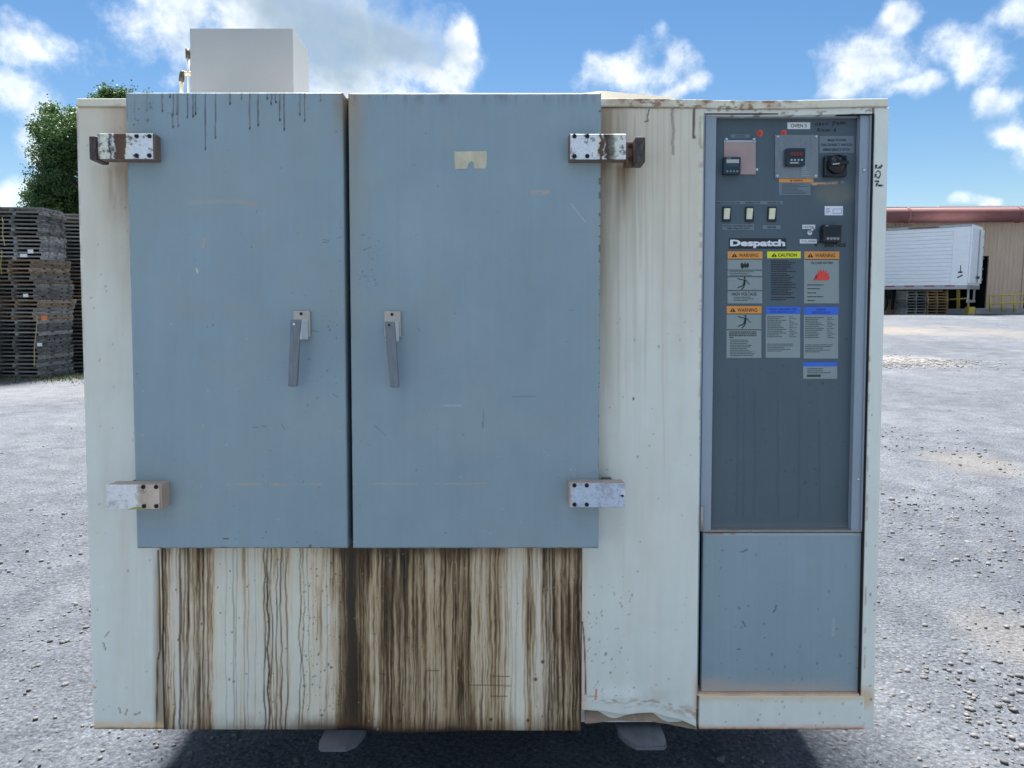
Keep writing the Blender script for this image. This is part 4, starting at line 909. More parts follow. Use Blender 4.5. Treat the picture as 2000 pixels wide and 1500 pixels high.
# hinges
M_steelw = mat('worn_stainless', tuple(alb(176, 190, 208)), .38, .35, var=.14, scale=14, stretch=(1, 1, 5), bump=.05, rvar=.12)
M_rustm = mat('rusty_steel', (.10, .045, .022), .8, var=.6, scale=22, c2=(.21, .10, .05), bump=.4, bscale=60)
M_dsteel = mat('dark_rusted_steel', (.035, .025, .024), .5, .2, var=.5, scale=30, c2=(.16, .12, .11), stretch=(5, 1, 1))
M_bolt = mat('black_bolt', (.02, .018, .018), .45, .3, var=.3); M_chip = mat('chipped_cream', tuple(alb(190, 192, 180)), .5, var=.12, scale=30); M_shade = mat('hinge_side', tuple(alb(96, 88, 82)), .6, .2, var=.2, scale=20)
M_lows = mat('hinge_side_lit', tuple(alb(150, 142, 134)), .55, .15, var=.15, scale=18)  # lighter copy for the lower hinges, skylight on their tops painted in
def worn_plate(name, mask_spec, rusty=.85):
    """stainless leaf whose rust and bare patches follow object x"""
    m, N, L, bs = new_mat(name); tc = N.new('ShaderNodeTexCoord'); sp_ = N.new('ShaderNodeSeparateXYZ'); L.new(tc.outputs['Object'], sp_.inputs[0])
    n = N.new('ShaderNodeTexNoise'); n.inputs['Scale'].default_value = 70; n.inputs['Detail'].default_value = 5; L.new(tc.outputs['Object'], n.inputs['Vector'])
    mm = N.new('ShaderNodeMath'); mm.operation = 'MULTIPLY_ADD'; L.new(n.outputs['Fac'], mm.inputs[0]); mm.inputs[1].default_value = .028; mm.inputs[2].default_value = -.014
    ad = N.new('ShaderNodeMath'); ad.operation = 'ADD'; L.new(sp_.outputs[0], ad.inputs[0]); L.new(mm.outputs[0], ad.inputs[1])
    x0, x1, stops = mask_spec
    mr = N.new('ShaderNodeMapRange'); L.new(ad.outputs[0], mr.inputs[0]); mr.inputs[1].default_value = x0; mr.inputs[2].default_value = x1
    r = N.new('ShaderNodeValToRGB'); L.new(mr.outputs[0], r.inputs[0]); e = r.color_ramp.elements; r.color_ramp.interpolation = 'LINEAR'
    while len(e) < len(stops): e.new(.5)
    for q, (p, c, a) in zip(e, stops): q.position = p; q.color = (*c, a)
    n2 = N.new('ShaderNodeTexNoise'); n2.inputs['Scale'].default_value = 160; n2.inputs['Detail'].default_value = 4; L.new(tc.outputs['Object'], n2.inputs['Vector'])
    m2 = N.new('ShaderNodeMapRange'); L.new(n2.outputs['Fac'], m2.inputs[0]); m2.inputs[3].default_value = .74; m2.inputs[4].default_value = 1.2
    v = N.new('ShaderNodeVectorMath'); v.operation = 'SCALE'; L.new(r.outputs[0], v.inputs[0]); L.new(m2.outputs[0], v.inputs['Scale'])
    n3 = N.new('ShaderNodeTexNoise'); n3.inputs['Scale'].default_value = 34; n3.inputs['Detail'].default_value = 7; n3.inputs['Roughness'].default_value = .7; L.new(tc.outputs['Object'], n3.inputs['Vector'])
    m3 = N.new('ShaderNodeMapRange'); L.new(n3.outputs['Fac'], m3.inputs[0]); m3.inputs[1].default_value = .53; m3.inputs[2].default_value = .60; m3.inputs[4].default_value = rusty
    mx = N.new('ShaderNodeMix'); mx.data_type = 'RGBA'; L.new(m3.outputs[0], mx.inputs[0]); L.new(v.outputs[0], mx.inputs[6]); mx.inputs[7].default_value = (.10, .058, .035, 1)
    L.new(mx.outputs[2], bs.inputs['Base Color']); bs.inputs['Roughness'].default_value = .45; L.new(r.outputs['Alpha'], bs.inputs['Metallic'])
    return m
def hinge(label, x0, y0, x1, y1, off, mface, bolts, side, mside):
    """side: the block itself; a thin bright front leaf lies on it"""
    root = empty('hinge', (0, 0, 0)); root.parent = oven; root['label'] = label
    (xa, zb), (xb, za) = Lc(x0, y0, off), Lc(x1, y1, off)
    yb = -DO - .0006 if side == 'door' else -.0
    # block: over the door it sits on the door face, beside the door it reaches back to the body
    dx = Lc(247 + 6, (y0 + y1) / 2, DO)[0] if x0 < 600 else Lc(1172, (y0 + y1) / 2, DO)[0]
    if x0 < 600:
        MB().box(dx + .001, xb + .004, -off + .0035, -DO - .0005, za, zb, .0015).build('leaf', mside, root); MB().box(xa, dx, -off + .0035, -DO + .002, za + .001, zb - .001, .0015).build('knuckle', mside, root)
        MB().box(xa + .02, dx - .012, -DO + .0025, -.0005, za + .022, zb - .008, .0015).build('mount', M_dsteel, root)
    else:
        MB().box(xa - .003, dx - .001, -off + .0035, -DO - .0005, za, zb, .0015).build('leaf', mside, root); MB().box(dx, xb, -off + .0035, -DO + .002, za + .001, zb - .001, .0015).build('knuckle', mside, root)
        MB().box(dx + .012, xb - .02, -DO + .0025, -.0005, za + .022, zb - .008, .0015).build('mount', M_dsteel, root)
    MB().box(xa, xb, -off, -off + .003, za + .001, zb - .001, .0008).build('cover_plate', mface, root)
    for (bx_, by_) in bolts:
        x, z = Lc(bx_, by_, off); o = MB().cyl((x, -off + .001, z), (0, -1, 0), .0060, .0054, .0035, 18).build('bolt', M_bolt, root, False)
        MB().cyl((x, -off - .0026, z), (0, -1, 0), .0028, .0028, .0008, 6).build('socket', M_inner, o)
    return root
HO = DO + .038; HL = DO + .055
ST = tuple(alb(190, 202, 216)); CR = tuple(alb(188, 194, 190)); GD = tuple(alb(92, 100, 98)); RU = (.12, .052, .025); DK = (.02, .018, .018)
xa = Lc(190, 290, HO)[0]; xb = Lc(299, 290, HO)[0]
m1 = worn_plate('left_hinge_plate', (xa, xb, [(.0, (.10, .10, .09), .1), (.07, CR, .1), (.18, CR, .1), (.22, DK, .1), (.29, ST, .4), (.325, RU, 0), (.50, (.16, .075, .035), 0), (.525, CR, .3), (.62, ST, .4), (1, ST, .4)]))
h = hinge('rusted upper left hinge', 190, 260, 299, 311, HO, m1, [(267, 266), (292, 266), (267, 304), (292, 304)], 'door', M_shade)
# outer barrel of the upper left hinge
(xa, zb), (xb, za) = Lc(172.5, 265, HO - .012), Lc(190, 309, HO - .012)
MB().box(xa, xb, -HO + .012, -HO + .075, za - .004, zb, .004, 2).build('barrel', M_dsteel, h)
xa = Lc(1115, 290, HO)[0]; xb = Lc(1223, 290, HO)[0]
m2 = worn_plate('right_hinge_plate', (xa, xb, [(0, ST, .4), (.44, ST, .4), (.50, CR, .3), (.53, RU, 0), (.58, (.16, .08, .04), 0), (.60, ST, .3), (.635, DK, 0), (.69, RU, 0), (.74, GD, .2), (.82, CR, .3), (1, ST, .3)]))
h = hinge('rusted upper right hinge', 1114, 261, 1222.5, 312, HO, m2, [(1122, 266), (1147, 266), (1122, 305), (1147, 305)], 'door', M_shade)
(xa, zb), (xb, za) = Lc(1223, 277, .05), Lc(1240, 320, .05)
MB().box(xa, xb, -.05, -.001, za, zb, .001).build('bracket', M_shade, h)
for py in (285, 310): 
    x, z = Lc(1230.5, py, .05); MB().cyl((x, -.0495, z), (0, -1, 0), .006, .005, .006, 6).build('bolt', M_rustm, h)
(xa, zb), (xb, za) = Lc(1241, 266.5, .105), Lc(1260.5, 313, .105)
MB().box(xa, xb, -.105, -.04, za - .006, zb, .004, 2).build('barrel', M_dsteel, h)
m3 = worn_plate('lower_left_plate', (Lc(207, 970, HO)[0], Lc(312, 970, HO)[0], [(0, (.10, .10, .10), .3), (.05, ST, .4), (.6, ST, .4), (.7, tuple(alb(150, 146, 142)), .4), (1, tuple(alb(168, 166, 164)), .4)]), .35)
hinge('lower left hinge with yellow smear', 207, 946, 312, 995, HL, m3, [(280, 951), (305, 951), (281.5, 988.5), (305.5, 988.5)], 'door', M_lows)
m4 = worn_plate('lower_right_plate', (Lc(1112, 970, HO)[0], Lc(1221, 970, HO)[0], [(0, tuple(alb(160, 160, 160)), .4), (.06, tuple(alb(150, 174, 202)), .4), (.94, tuple(alb(152, 174, 200)), .4), (1, ST, .4)]), .3)
hinge('lower right hinge with blue sheen', 1114, 943, 1220.5, 992, HL, m4, [(1122, 948), (1146, 948), (1122, 985.5), (1146, 985.5)], 'door', M_lows)
h_ = [o for o in oven.children if o.name.startswith('hinge') and 'lower left' in o.get('label', '')][0]
plate('paint_smear', [(248, 995), (281, 995), (279, 991), (268, 990.2), (258, 992)], HL + .0006, .0005, mat('yellow_smear', (.42, .38, .10), .6, var=.2, scale=60), h_)
h_ = [o for o in oven.children if o.name.startswith('hinge') and 'lower right' in o.get('label', '')][0]
plate('chip_mark', [(1210, 968.5), (1216.5, 966), (1218.5, 968), (1217.5, 971.5)], HL + .0006, .0005, M_bolt, h_)
# handles
M_hplate = mat('handle_base_steel', tuple(alb(142, 148, 150)), .4, .45, var=.12, scale=30); M_lever = mat('brushed_lever', tuple(alb(92, 108, 124)), .38, .4, var=.16, scale=30, stretch=(6, 6, .5)); M_hub = mat('cast_hub', tuple(alb(214, 214, 208)), .45, .3, var=.1, scale=25)
def handle(label, P):
    root = empty('door_handle'); root.parent = oven; root['label'] = label
    x0, y0, x1, y1 = P['plate']; (xa, zb), (xb, za) = Lc(x0, y0, DO + .012), Lc(x1, y1, DO + .012)
    MB().box(xa, xb, -DO - .012, -DO - .0003, za, zb, .002, 2).build('base_plate', M_hplate, root)
    x, z = Lc(*P['screw'], DO + .012); MB().cyl((x, -DO - .0115, z), (0, -1, 0), .0045, .004, .002, 12).build('screw', M_bolt, root)
    (ax_, az_), (bx_, bz_), (cx_, cz_), (dx_, dz_) = [Lc(px, py, DO + o_) for (px, py), o_ in zip(P['lever'], (.066, .066, .046, .046))]
    f = [(dx_, -DO - .046, dz_), (cx_, -DO - .046, cz_), (bx_, -DO - .066, bz_), (ax_, -DO - .066, az_)]
    th = (.015, .015, .007, .007); bk = [(p[0], p[1] + t, p[2]) for p, t in zip(f, th)]
    MB().hexa(f + bk, .0022).build('lever', M_lever, root)
    # hub between plate and lever
    hx = (ax_ + bx_) / 2; hw = (bx_ - ax_) * .42; pxm = (xa + xb) / 2; zt_, zl_ = az_ - .001, az_ - .052
    MB().hexa([(hx - hw, -DO - .0585, zl_), (hx + hw, -DO - .0585, zl_), (hx + hw, -DO - .0585, zt_), (hx - hw, -DO - .0585, zt_),
               (pxm - .018, -DO - .0121, zl_), (pxm + .018, -DO - .0121, zl_), (pxm + .018, -DO - .0121, zt_ + .003), (pxm - .018, -DO - .0121, zt_ + .003)], .003).build('hub', M_hub, root)
    x, z = Lc(P['mark'][0], P['mark'][1], DO + .066); MB().cyl((x, -DO - .0652, z), (0, -1, 0), .003, .003, .002, 12).build('pin', P['pinm'], root)
handle('left door handle with a bright pin', dict(plate=(572.5, 607, 606, 658), screw=(588, 613), lever=[(567, 624), (588, 624), (579.5, 755), (562, 755)], mark=(574, 633), pinm=M_hub))
handle('right door handle with a dark pin', dict(plate=(750, 608, 783, 658), screw=(765.5, 614), lever=[(750.5, 628), (771, 628), (779, 757), (762, 757)], mark=(760, 635), pinm=M_bolt))

# ---- control compartment -----------------------------------------------------
PO = -.034        # instrument panel lies behind the body plane
M_jamb = mat('jamb_paint', tuple(alb(112, 132, 150)), .45, var=.1, scale=6); M_stile = mat('stile_paint', tuple(alb(118, 138, 158)), .42, var=.08, scale=6, stretch=(1, 1, .3)); M_seam = mat('dark_seam', (.02, .016, .014), .8, var=.3)
xa = Lc(1369.5, 700)[0]; xb = Lc(1695.5, 700)[0]; za = Lc(1500, 1358)[1]; zb = Lc(1500, 222.5)[1]
# cavity lining
MB().box(xa - .001, xa + .002, -.0005, .06, za, zb).build('jamb', M_jamb, oven); MB().box(xb - .002, xb + .001, -.0005, .06, za, zb).build('jamb', M_seam, oven)
MB().box(xa, xb, .0008, .06, zb - .0015, zb + .002).build('jamb', M_seam, oven); MB().box(xa, xb, .0008, .06, za - .002, za + .0035).build('jamb', mat('dusty_sill', tuple(alb(176, 160, 142)), .7, var=.2, scale=12), oven)
MB().box(xa, xb, .0605, .064, za, zb).build('back_plate', M_inner, oven)
zs = Lc(1500, 1036)[1]
slab('instrument_panel', 1392, 224, 1667, 1034, PO, .012, 2.2, paint_plain(SLATE, dust=dust_slate), M_paint, edge=.0015, stepz=2.6)
slab('lower_cover', 1371.5, 1040.5, 1684, 1352, -.012, .02, 2.2, paint_plain(DOOR * .98, dust=dust_low), M_paint, edge=.003)
MB().box(Lc(1684.6, 1200, -.012)[0], xb - .0025, .016, .05, za + .004, zs).build('cover_return', M_stile, oven)
# frame of the upper control door
def stile(name, x0, x1, y0, y1, o0, o1, m=M_stile):
    p = Lc(x0, (y0 + y1) / 2, o0)[0]; q = Lc(x1, (y0 + y1) / 2, o0)[0]; zt_ = Lc(x0, y0, o0)[1]; zl_ = Lc(x0, y1, o0)[1]; return MB().box(p, q, -o0, -o1, zl_, zt_, .001).build(name, m, oven)
stile('door_stile', 1373, 1394, 224, 1036, -.010, -.033); stile('door_stile', 1671.5, 1689.5, 224, 1036, -.010, -.033)
stile('door_lip', 1690.3, 1694, 224, 1036, -.004, -.033, M_jamb); stile('door_rail', 1396.3, 1676, 223.5, 229, -.016, -.033, M_jamb); stile('door_rail', 1373, 1686, 1036.3, 1038.6, -.006, -.033, M_hplate)
for y0, y1 in ((228, 289), (989, 1037)):
    (p, zt_), (q, zl_) = Lc(1370, y0, .004), Lc(1375, y1, .004); MB().cyl((p + .002, -.004, zl_), (0, 0, 1), .0042, .0042, zt_ - zl_, 10).build('piano_hinge', M_chip if y0 < 500 else M_hplate, oven, True)
def dome(name, px, py, off, r, m, parent=oven, slot=True):
    x, z = Lc(px, py, off); o = MB().cyl((x, -off, z), (0, -1, 0), r, r * .6, r * .55, 14).build(name, m, parent, False)
    return o
M_scr = mat('bright_screw', (.75, .76, .78), .25, .8, var=.1)
dome('screw', 1687.5, 332.5, .0105 - .020, .0056, M_scr); dome('screw', 1676.5, 936, .0105 - .020, .004, M_scr)
for py in (1048, 1190, 1330): dome('screw', 1689, py, -.014, .0035, M_rustm)
# seams of the base strip
for px in (1362.5 + 1.5,): pass

# ---- lettering helpers ---------------------------------------------------------
PB = PO          # plane of the instrument panel
M_ink = mat('ink_black', (.02, .021, .024), .6, var=.05); M_white = mat('label_white', tuple(np.minimum(alb(226, 232, 238), .9)), .5, var=.03); M_or = mat('warning_orange', tuple(alb(214, 130, 66)), .45, var=.04); M_ye = mat('caution_yellow', tuple(alb(206, 196, 40)), .45, var=.04)
M_blue = mat('header_blue', tuple(alb(44, 92, 196)), .45, var=.05); M_lab = mat('label_grey', tuple(alb(112, 132, 140)), .5, var=.05); M_lab2 = mat('label_clear', tuple(alb(88, 108, 124)), .5, var=.05); M_fine = mat('fine_print_ink', tuple(alb(58, 72, 82)), .6, var=.05)
M_navy = mat('header_ink', tuple(alb(24, 48, 128)), .6, var=.05); M_fire = mat('fire_red', tuple(alb(186, 62, 58)), .5, var=.05); M_steelp = mat('stainless_plate', (.30, .295, .285), .3, .75, var=.08, scale=20, stretch=(8, 1, 1)); M_ctl = mat('controller_teal', tuple(alb(24, 44, 58)), .35, var=.1); M_ctlb = mat('controller_black', (.018, .02, .026), .35, var=.1)
M_lcd = mat('lcd_grey', tuple(alb(140, 156, 164)), .3, var=.05); M_digit = mat('led_digit', tuple(alb(112, 50, 56)), .5, var=.05); M_pink = mat('cover_pinkish', tuple(alb(136, 128, 132)), .45, var=.06, scale=12); M_but = mat('button_grey', tuple(alb(110, 124, 134)), .5, var=.05); M_rock = mat('rocker_ivory', tuple(alb(196, 194, 180)), .4, var=.05); M_wax = mat('red_wax', tuple(alb(176, 84, 76)), .6, var=.15, scale=60); M_green = mat('logo_green', tuple(alb(44, 92, 70)), .5, var=.05); M_mark = mat('marker_ink', tuple(alb(28, 34, 42)), .5, var=.1)
dg = bpy.context.evaluated_depsgraph_get
def text(s, x0, y0, x1, y1, off, m, parent, bold=0.0, name='lettering', shear=0):
    cu = bpy.data.curves.new('t', 'FONT'); cu.body = s; cu.size = 1; cu.offset = bold; cu.shear = shear; cu.resolution_u = 3
    if '\n' in s: cu.align_x = 'CENTER'
    ob = bpy.data.objects.new('t', cu); col.objects.link(ob); d = dg(); d.update()
    me = bpy.data.meshes.new_from_object(ob.evaluated_get(d)); bpy.data.objects.remove(ob); bpy.data.curves.remove(cu)
    n = len(me.vertices); co = np.zeros(n * 3); me.vertices.foreach_get('co', co); co = co.reshape(-1, 3)
    lo, hi = co.min(0), co.max(0); (xa, zb), (xb, za) = Lc(x0, y0, off), Lc(x1, y1, off)
    P = np.zeros((n, 3)); P[:, 0] = xa + (co[:, 0] - lo[0]) / (hi[0] - lo[0]) * (xb - xa); P[:, 2] = za + (co[:, 1] - lo[1]) / (hi[1] - lo[1]) * (zb - za); P[:, 1] = -off
    me.vertices.foreach_set('co', P.ravel()); me.materials.clear(); me.update(); me.name = name
    return link(name, me, m, parent)
def fine(x0, y0, x1, y1, n, off, parent, m=None, seed=1, fill=.5, lens=None, name='fine_print'):
    """rows of print too small to read"""
    r_ = random.Random(seed); V = []; F = []; dy = (y1 - y0) / n
    for k in range(n):
        y = y0 + (k + .5) * dy; h = dy * fill / 2; x = x0; end = x0 + (x1 - x0) * (lens[k % len(lens)] if lens else r_.uniform(.6, 1))
        while x < end - 1:
            w = min(r_.uniform(1.5, 5.5), end - x); i = len(V)
            for (a, c) in ((x, y + h), (x + w, y + h), (x + w, y - h), (x, y - h)): xx, zz = Lc(a, c, off); V.append((xx, -off, zz))
            F.append((i, i + 1, i + 2, i + 3)); x += w + r_.uniform(.5, 1.0)
    return pyd(name, V, F, m or M_fine, parent)
def ribbon(name, strokes, w, off, m, parent):
    V = []; F = []
    for pts in strokes:
        P = [Vector(Lc(x, y, off)) for x, y in pts]; hw = w * 1.44e-3 / 2
        for k, (a, c) in enumerate(zip(P, P[1:])):
            d = (c - a); 
            if d.length < 1e-7: continue
            d.normalize(); nn = Vector((-d.y, d.x)) * hw; a2 = a - d * hw * .6; c2 = c + d * hw * .6; i = len(V); yy = -off - 4e-6 * (len(F) % 23)
            for q in (a2 - nn, c2 - nn, c2 + nn, a2 + nn): V.append((q.x, yy, q.y))
            F.append((i, i + 1, i + 2, i + 3))
    return pyd(name, V, F, m, parent)
def poly(name, pts, off, m, parent):
    V = [(*[Lc(x, y, off)[0]], -off, Lc(x, y, off)[1]) for x, y in pts]; me = bpy.data.meshes.new(name); bm_ = bmesh.new(); vs = [bm_.verts.new(v) for v in V]; f = bm_.faces.new(vs); bmesh.ops.triangulate(bm_, faces=[f]); bm_.to_mesh(me); bm_.free(); return link(name, me, m, parent)
T1 = .0007; T2 = .0006
def sticker(name, x0, y0, x1, y1, m, off=None, label=None, parent=oven):
    o = rect(name, x0, y0, x1, y1, (PB if off is None else off) + T1, T1 - .0001, m, parent)
    if label: o['label'] = label
    return o
TX = PB + T1 + T2
def warn(root, x0, y0, x1, y1, word, tri=True, wx=None):
    """triangle and signal word on a header"""
    xc = (x0 + x1) / 2; w = x1 - x0; h = y1 - y0
    if tri:
        tx = x0 + w * (.19 if word != 'CAUTION' else .21); r_ = h * .36
        poly('alert_triangle', [(tx - r_ * 1.15, y0 + h * .78), (tx + r_ * 1.15, y0 + h * .78), (tx, y0 + h * .22)], TX + .0002, M_ink, root)
        ribbon('alert_mark', [[(tx, y0 + h * .42), (tx, y0 + h * .60)], [(tx, y0 + h * .69), (tx, y0 + h * .71)]], max(.9, h * .08), TX + .0005, M_or if word != 'CAUTION' else M_ye, root)
    text(word, x0 + w * .32, y0 + h * .27, x0 + w * .88, y0 + h * .77, TX + .0002, M_ink, root, .012)
def pictogram(root, cx, cy, s):
    k = s / 60
    ribbon('shock_figure', [[(cx - 34 * k, cy - 26 * k), (cx - 24 * k, cy - 22 * k), (cx - 26 * k, cy - 20 * k), (cx - 2 * k, cy - 17 * k)], [(cx - 2 * k, cy - 17 * k), (cx + 4 * k, cy - 19 * k), (cx + 24 * k, cy + 4 * k)]], 2.6 * k * 1.3, TX + .0002, M_ink, root)
    ribbon('shock_figure', [[(cx + 1 * k, cy - 16 * k), (cx - 1 * k, cy + 6 * k)]], 10 * k, TX + .0004, M_ink, root)
    ribbon('shock_figure', [[(cx - 2 * k, cy + 5 * k), (cx - 14 * k, cy + 14 * k), (cx - 32 * k, cy + 21 * k)], [(cx + 1 * k, cy + 5 * k), (cx - 4 * k, cy + 18 * k), (cx - 14 * k, cy + 30 * k)]], 4.6 * k, TX + .0003, M_ink, root)
    poly('shock_head', [(cx + 1 * k + 4.6 * k * math.cos(a), cy - 27 * k + 4.6 * k * math.sin(a)) for a in np.linspace(0, 6.28, 11)[:-1]], TX + .0002, M_ink, root)
def hline(root, x0, x1, y, w=1.2): ribbon('rule', [[(x0, y), (x1, y)]], w, TX + .0002, M_ink, root)

# ---- instruments -----------------------------------------------------------------
o = sticker('name_plate', 1538, 239, 1582.4, 252, M_white, label='white strip reading OVEN 3'); text('OVEN 3', 1544.5, 242, 1575.3, 249, TX, M_ink, o, .006)
o = sticker('name_plate', 1427.5, 262.3, 1464.3, 268.8, M_lab2, label='small plate reading CONTROL'); text('CONTROL', 1436, 263.6, 1455.5, 267.4, TX, M_ink, o)
for (cx, cy) in ((1484, 260), (1530.5, 260)):
    o = poly('wax_seal', [(cx + 6.3 * math.cos(a) * (1 - .12 * math.sin(2 * a)), cy + 6.6 * math.sin(a) * (1 + .1 * math.cos(a))) for a in np.linspace(0, 6.28, 19)[:-1]], PB + .0012, M_wax, oven)
    poly('wax_centre', [(cx - 1 + 4 * math.cos(a), cy + .5 + 4.4 * math.sin(a)) for a in np.linspace(0, 6.28, 13)[:-1]], PB + .0022, mat('wax_dark', tuple(alb(152, 56, 50)), .5), o)
# left instrument: pinkish cover plate and teal controller
o = rect('cover_plate', 1414.5, 275.5, 1476, 340.5, PB + .004, .0038, M_pink); o['label'] = 'pinkish blank plate behind the teal controller'
rect('cover_rim', 1414, 274.2, 1477, 276.6, PB + .0055, .005, M_scr, o)
for p in ((1418.5, 272.2), (1472.3, 272.2), (1478, 331.5)): dome('screw', p[0], p[1], PB + .0002 if p[0] > 1477 else PB + .0056, .0056, M_scr, o)
def controller(label, x0, y0, x1, y1, dep, m, disp, dm, buttons, bm_, by, digits=None):
    (xa, zb), (xb, za) = Lc(x0, y0, PB + dep), Lc(x1, y1, PB + dep)
    root = MB().box(xa, xb, -PB - dep, -PB - .0042, za, zb, .0016, 2).build('temperature_controller', m, oven); root['label'] = label
    dx0, dy0, dx1, dy1 = disp; rect('display', dx0, dy0, dx1, dy1, PB + dep + .0008, .0007, dm, root)
    for bx_ in buttons:
        x, z = Lc(bx_, by, PB + dep); MB().cyl((x, -PB - dep + .0003, z), (0, -1, 0), .0030, .0026, .0016, 12).build('button', bm_, root)
    if digits: text(digits[0], *digits[1], PB + dep + .0014, M_digit, root, .004, 'digits')
    return root
c = controller('teal controller with a grey display strip', 1414, 306.2, 1446.5, 339.6, .022, M_ctl, (1419, 311.2, 1443.5, 318.4), M_lcd, (1420.5, 1427, 1433.5, 1440), M_but, 334.6)
rect('lower_display', 1419.5, 319.5, 1443, 325.5, PB + .0227, .0006, mat('lcd_dark', tuple(alb(40, 62, 68)), .3), c); fine(1420, 307.6, 1431, 309.6, 1, PB + .0228, c, M_lcd, 3)
o = rect('mounting_plate', 1513.7, 263.2, 1598.1, 348.5, PB + .0035, .0033, M_steelp); o['label'] = 'square stainless plate round the red-digit controller'
for p in ((1519, 267), (1594, 267), (1518, 343.5), (1593, 343.5)): dome('screw', p[0], p[1], PB + .0036, .0050, M_scr, o)
fine(1566, 326, 1582, 345, 5, PB + .0038, o, M_lcd, 4, .25)
c = controller('square black controller showing red digits', 1537.4, 288.8, 1572.9, 323, .021, M_ctl, (1541.5, 293.5, 1570, 308), M_ctlb, (1546, 1552.6, 1559.4, 1566.2), M_lcd, 312.5, ('8888', (1544, 296.5, 1567.5, 304.2)))
rect('badge', 1543, 316.6, 1560, 319.2, PB + .0218, .0007, M_lcd, c)
o = sticker('name_plate', 1600.5, 265.6, 1668, 298.7, M_lab2, label='plate reading MAIN POWER DISCONNECT SWITCH EMERGENCY STOP')
text('MAIN POWER', 1617, 271.2, 1652.8, 276, TX, M_ink, o, .01); text('DISCONNECT SWITCH', 1604.5, 280.4, 1664.5, 285.2, TX, M_ink, o, .01); text('EMERGENCY STOP', 1608, 289.8, 1660, 294.6, TX, M_ink, o, .01)
# rotary disconnect switch
(xa, zb), (xb, za) = Lc(1612, 303, PB + .02), Lc(1655, 344, PB + .02); M_gloss = mat('glossy_black', (.012, .012, .014), .16, var=.1, rvar=.03)
sw = MB().box(xa, xb, -PB - .018, -PB - .0002, za, zb, .004, 3).build('disconnect_switch', M_gloss, oven); sw['label'] = 'black rotary main disconnect switch'
x, z = Lc(1634.5, 321, PB + .02); MB().cyl((x, -PB - .0178, z), (0, -1, 0), .027, .025, .010, 36).build('dial', M_gloss, sw, True)
MB().box(-.026, .026, -.012, .0, -.006, .006, .003, 2, M=Matrix.Translation((x, -PB - .0275, z)) @ Matrix.Rotation(R(-5), 4, 'Y')).build('grip', M_gloss, sw)
ribbon('grip_highlight', [[(1627, 320.6), (1639, 319.4)]], 2.4, PB + .0402, M_lcd, sw)  # highlight along the grip, drawn as a pale stroke
# handwriting
ribbon('handwriting', [[(1594, 239), (1592.5, 243.5), (1597, 243.3)], [(1597, 238.5), (1596, 246)], [(1603, 240), (1600, 240.5), (1603, 243.5), (1601, 246), (1599.5, 244), (1603, 240.5)], [(1608, 240), (1605.5, 243), (1607.5, 245.5), (1610, 242), (1608, 240)], [(1613, 240), (1614.5, 244), (1617, 239.5)],
                       [(1627, 246), (1627.5, 237), (1632, 237.5), (1631.5, 241), (1627.5, 241.5)], [(1634, 244), (1636, 238.5), (1638.5, 243.5)], [(1635, 242), (1638, 241.5)], [(1640.5, 243), (1641, 238), (1644, 242.5), (1644.5, 237.5)], [(1648, 238), (1646, 238.3), (1645.5, 242), (1648.5, 242)], [(1646, 240), (1648, 240)], [(1650, 237.5), (1650, 242), (1653.5, 241.5)],
                       [(1597, 251), (1597, 256.5), (1600.5, 256), (1600.3, 253.6), (1597, 253.6), (1600, 251.2), (1597, 251)], [(1603, 256.5), (1603.5, 253), (1606, 253.2)], [(1607, 255), (1610, 254), (1608, 253.5), (1607.5, 256), (1610, 256)], [(1612, 256), (1613.5, 253.5), (1614.5, 256)], [(1616, 252), (1616, 256), (1618, 253.5), (1616.5, 254.5), (1618.5, 256)], [(1619.5, 256), (1620, 253.7), (1622, 254)],
                       [(1630, 251), (1629.5, 257), (1632.5, 256.3), (1632, 254), (1630, 253.8), (1632.3, 252), (1630, 251)]], 1.1, PB + .0008, M_mark, oven)['label'] = 'black marker note about the panel breaker'
ribbon('handwriting', [[(1709.5, 329), (1710, 322), (1713.5, 323), (1710.5, 325.5), (1714, 329)], [(1716, 327), (1718, 325.5), (1718.5, 328.2), (1716, 328.5), (1716, 327)], [(1722, 321.5), (1720.5, 328.5)], [(1719, 325), (1724, 324)],
                       [(1711, 337), (1715, 333.5), (1719, 335.5), (1719.5, 342), (1716, 347)], [(1709, 346), (1709.5, 340), (1712, 341), (1710, 343.5), (1713, 346)], [(1713, 346), (1716, 348.5), (1718, 346)],
                       [(1709.5, 354), (1711.5, 352.5), (1711, 355), (1709.5, 354)], [(1713.5, 355.5), (1714, 353), (1716, 355.5), (1716.5, 353)],
                       [(1711, 364), (1712, 358.5), (1715, 358.5)], [(1711.5, 361), (1714, 361)], [(1715.5, 361), (1716, 363.5), (1718, 361), (1718.2, 363.7)], [(1721.5, 360.7), (1719.8, 361.5), (1721.5, 362.5), (1719.8, 363.8)], [(1723, 363), (1725, 362)]], 1.7, .0012, M_mark, oven)['label'] = 'black marker note on the corner post'
# small warning label under the stainless plate
o = sticker('warning_label', 1521, 349.5, 1583, 380.8, M_lab2, label='small orange-headed warning label under the stainless plate'); h_ = rect('header', 1521.6, 349, 1588.8, 356, TX, .0005, M_or, o)
text('WARNING', 1549, 350.8, 1568, 354.4, TX + .0004, M_ink, o, .01); poly('alert_triangle', [(1543, 354.6), (1547.5, 354.6), (1545.2, 350.4)], TX + .0004, M_ink, o); fine(1527, 358, 1579, 379, 8, TX, o, M_fine, 5, .4)
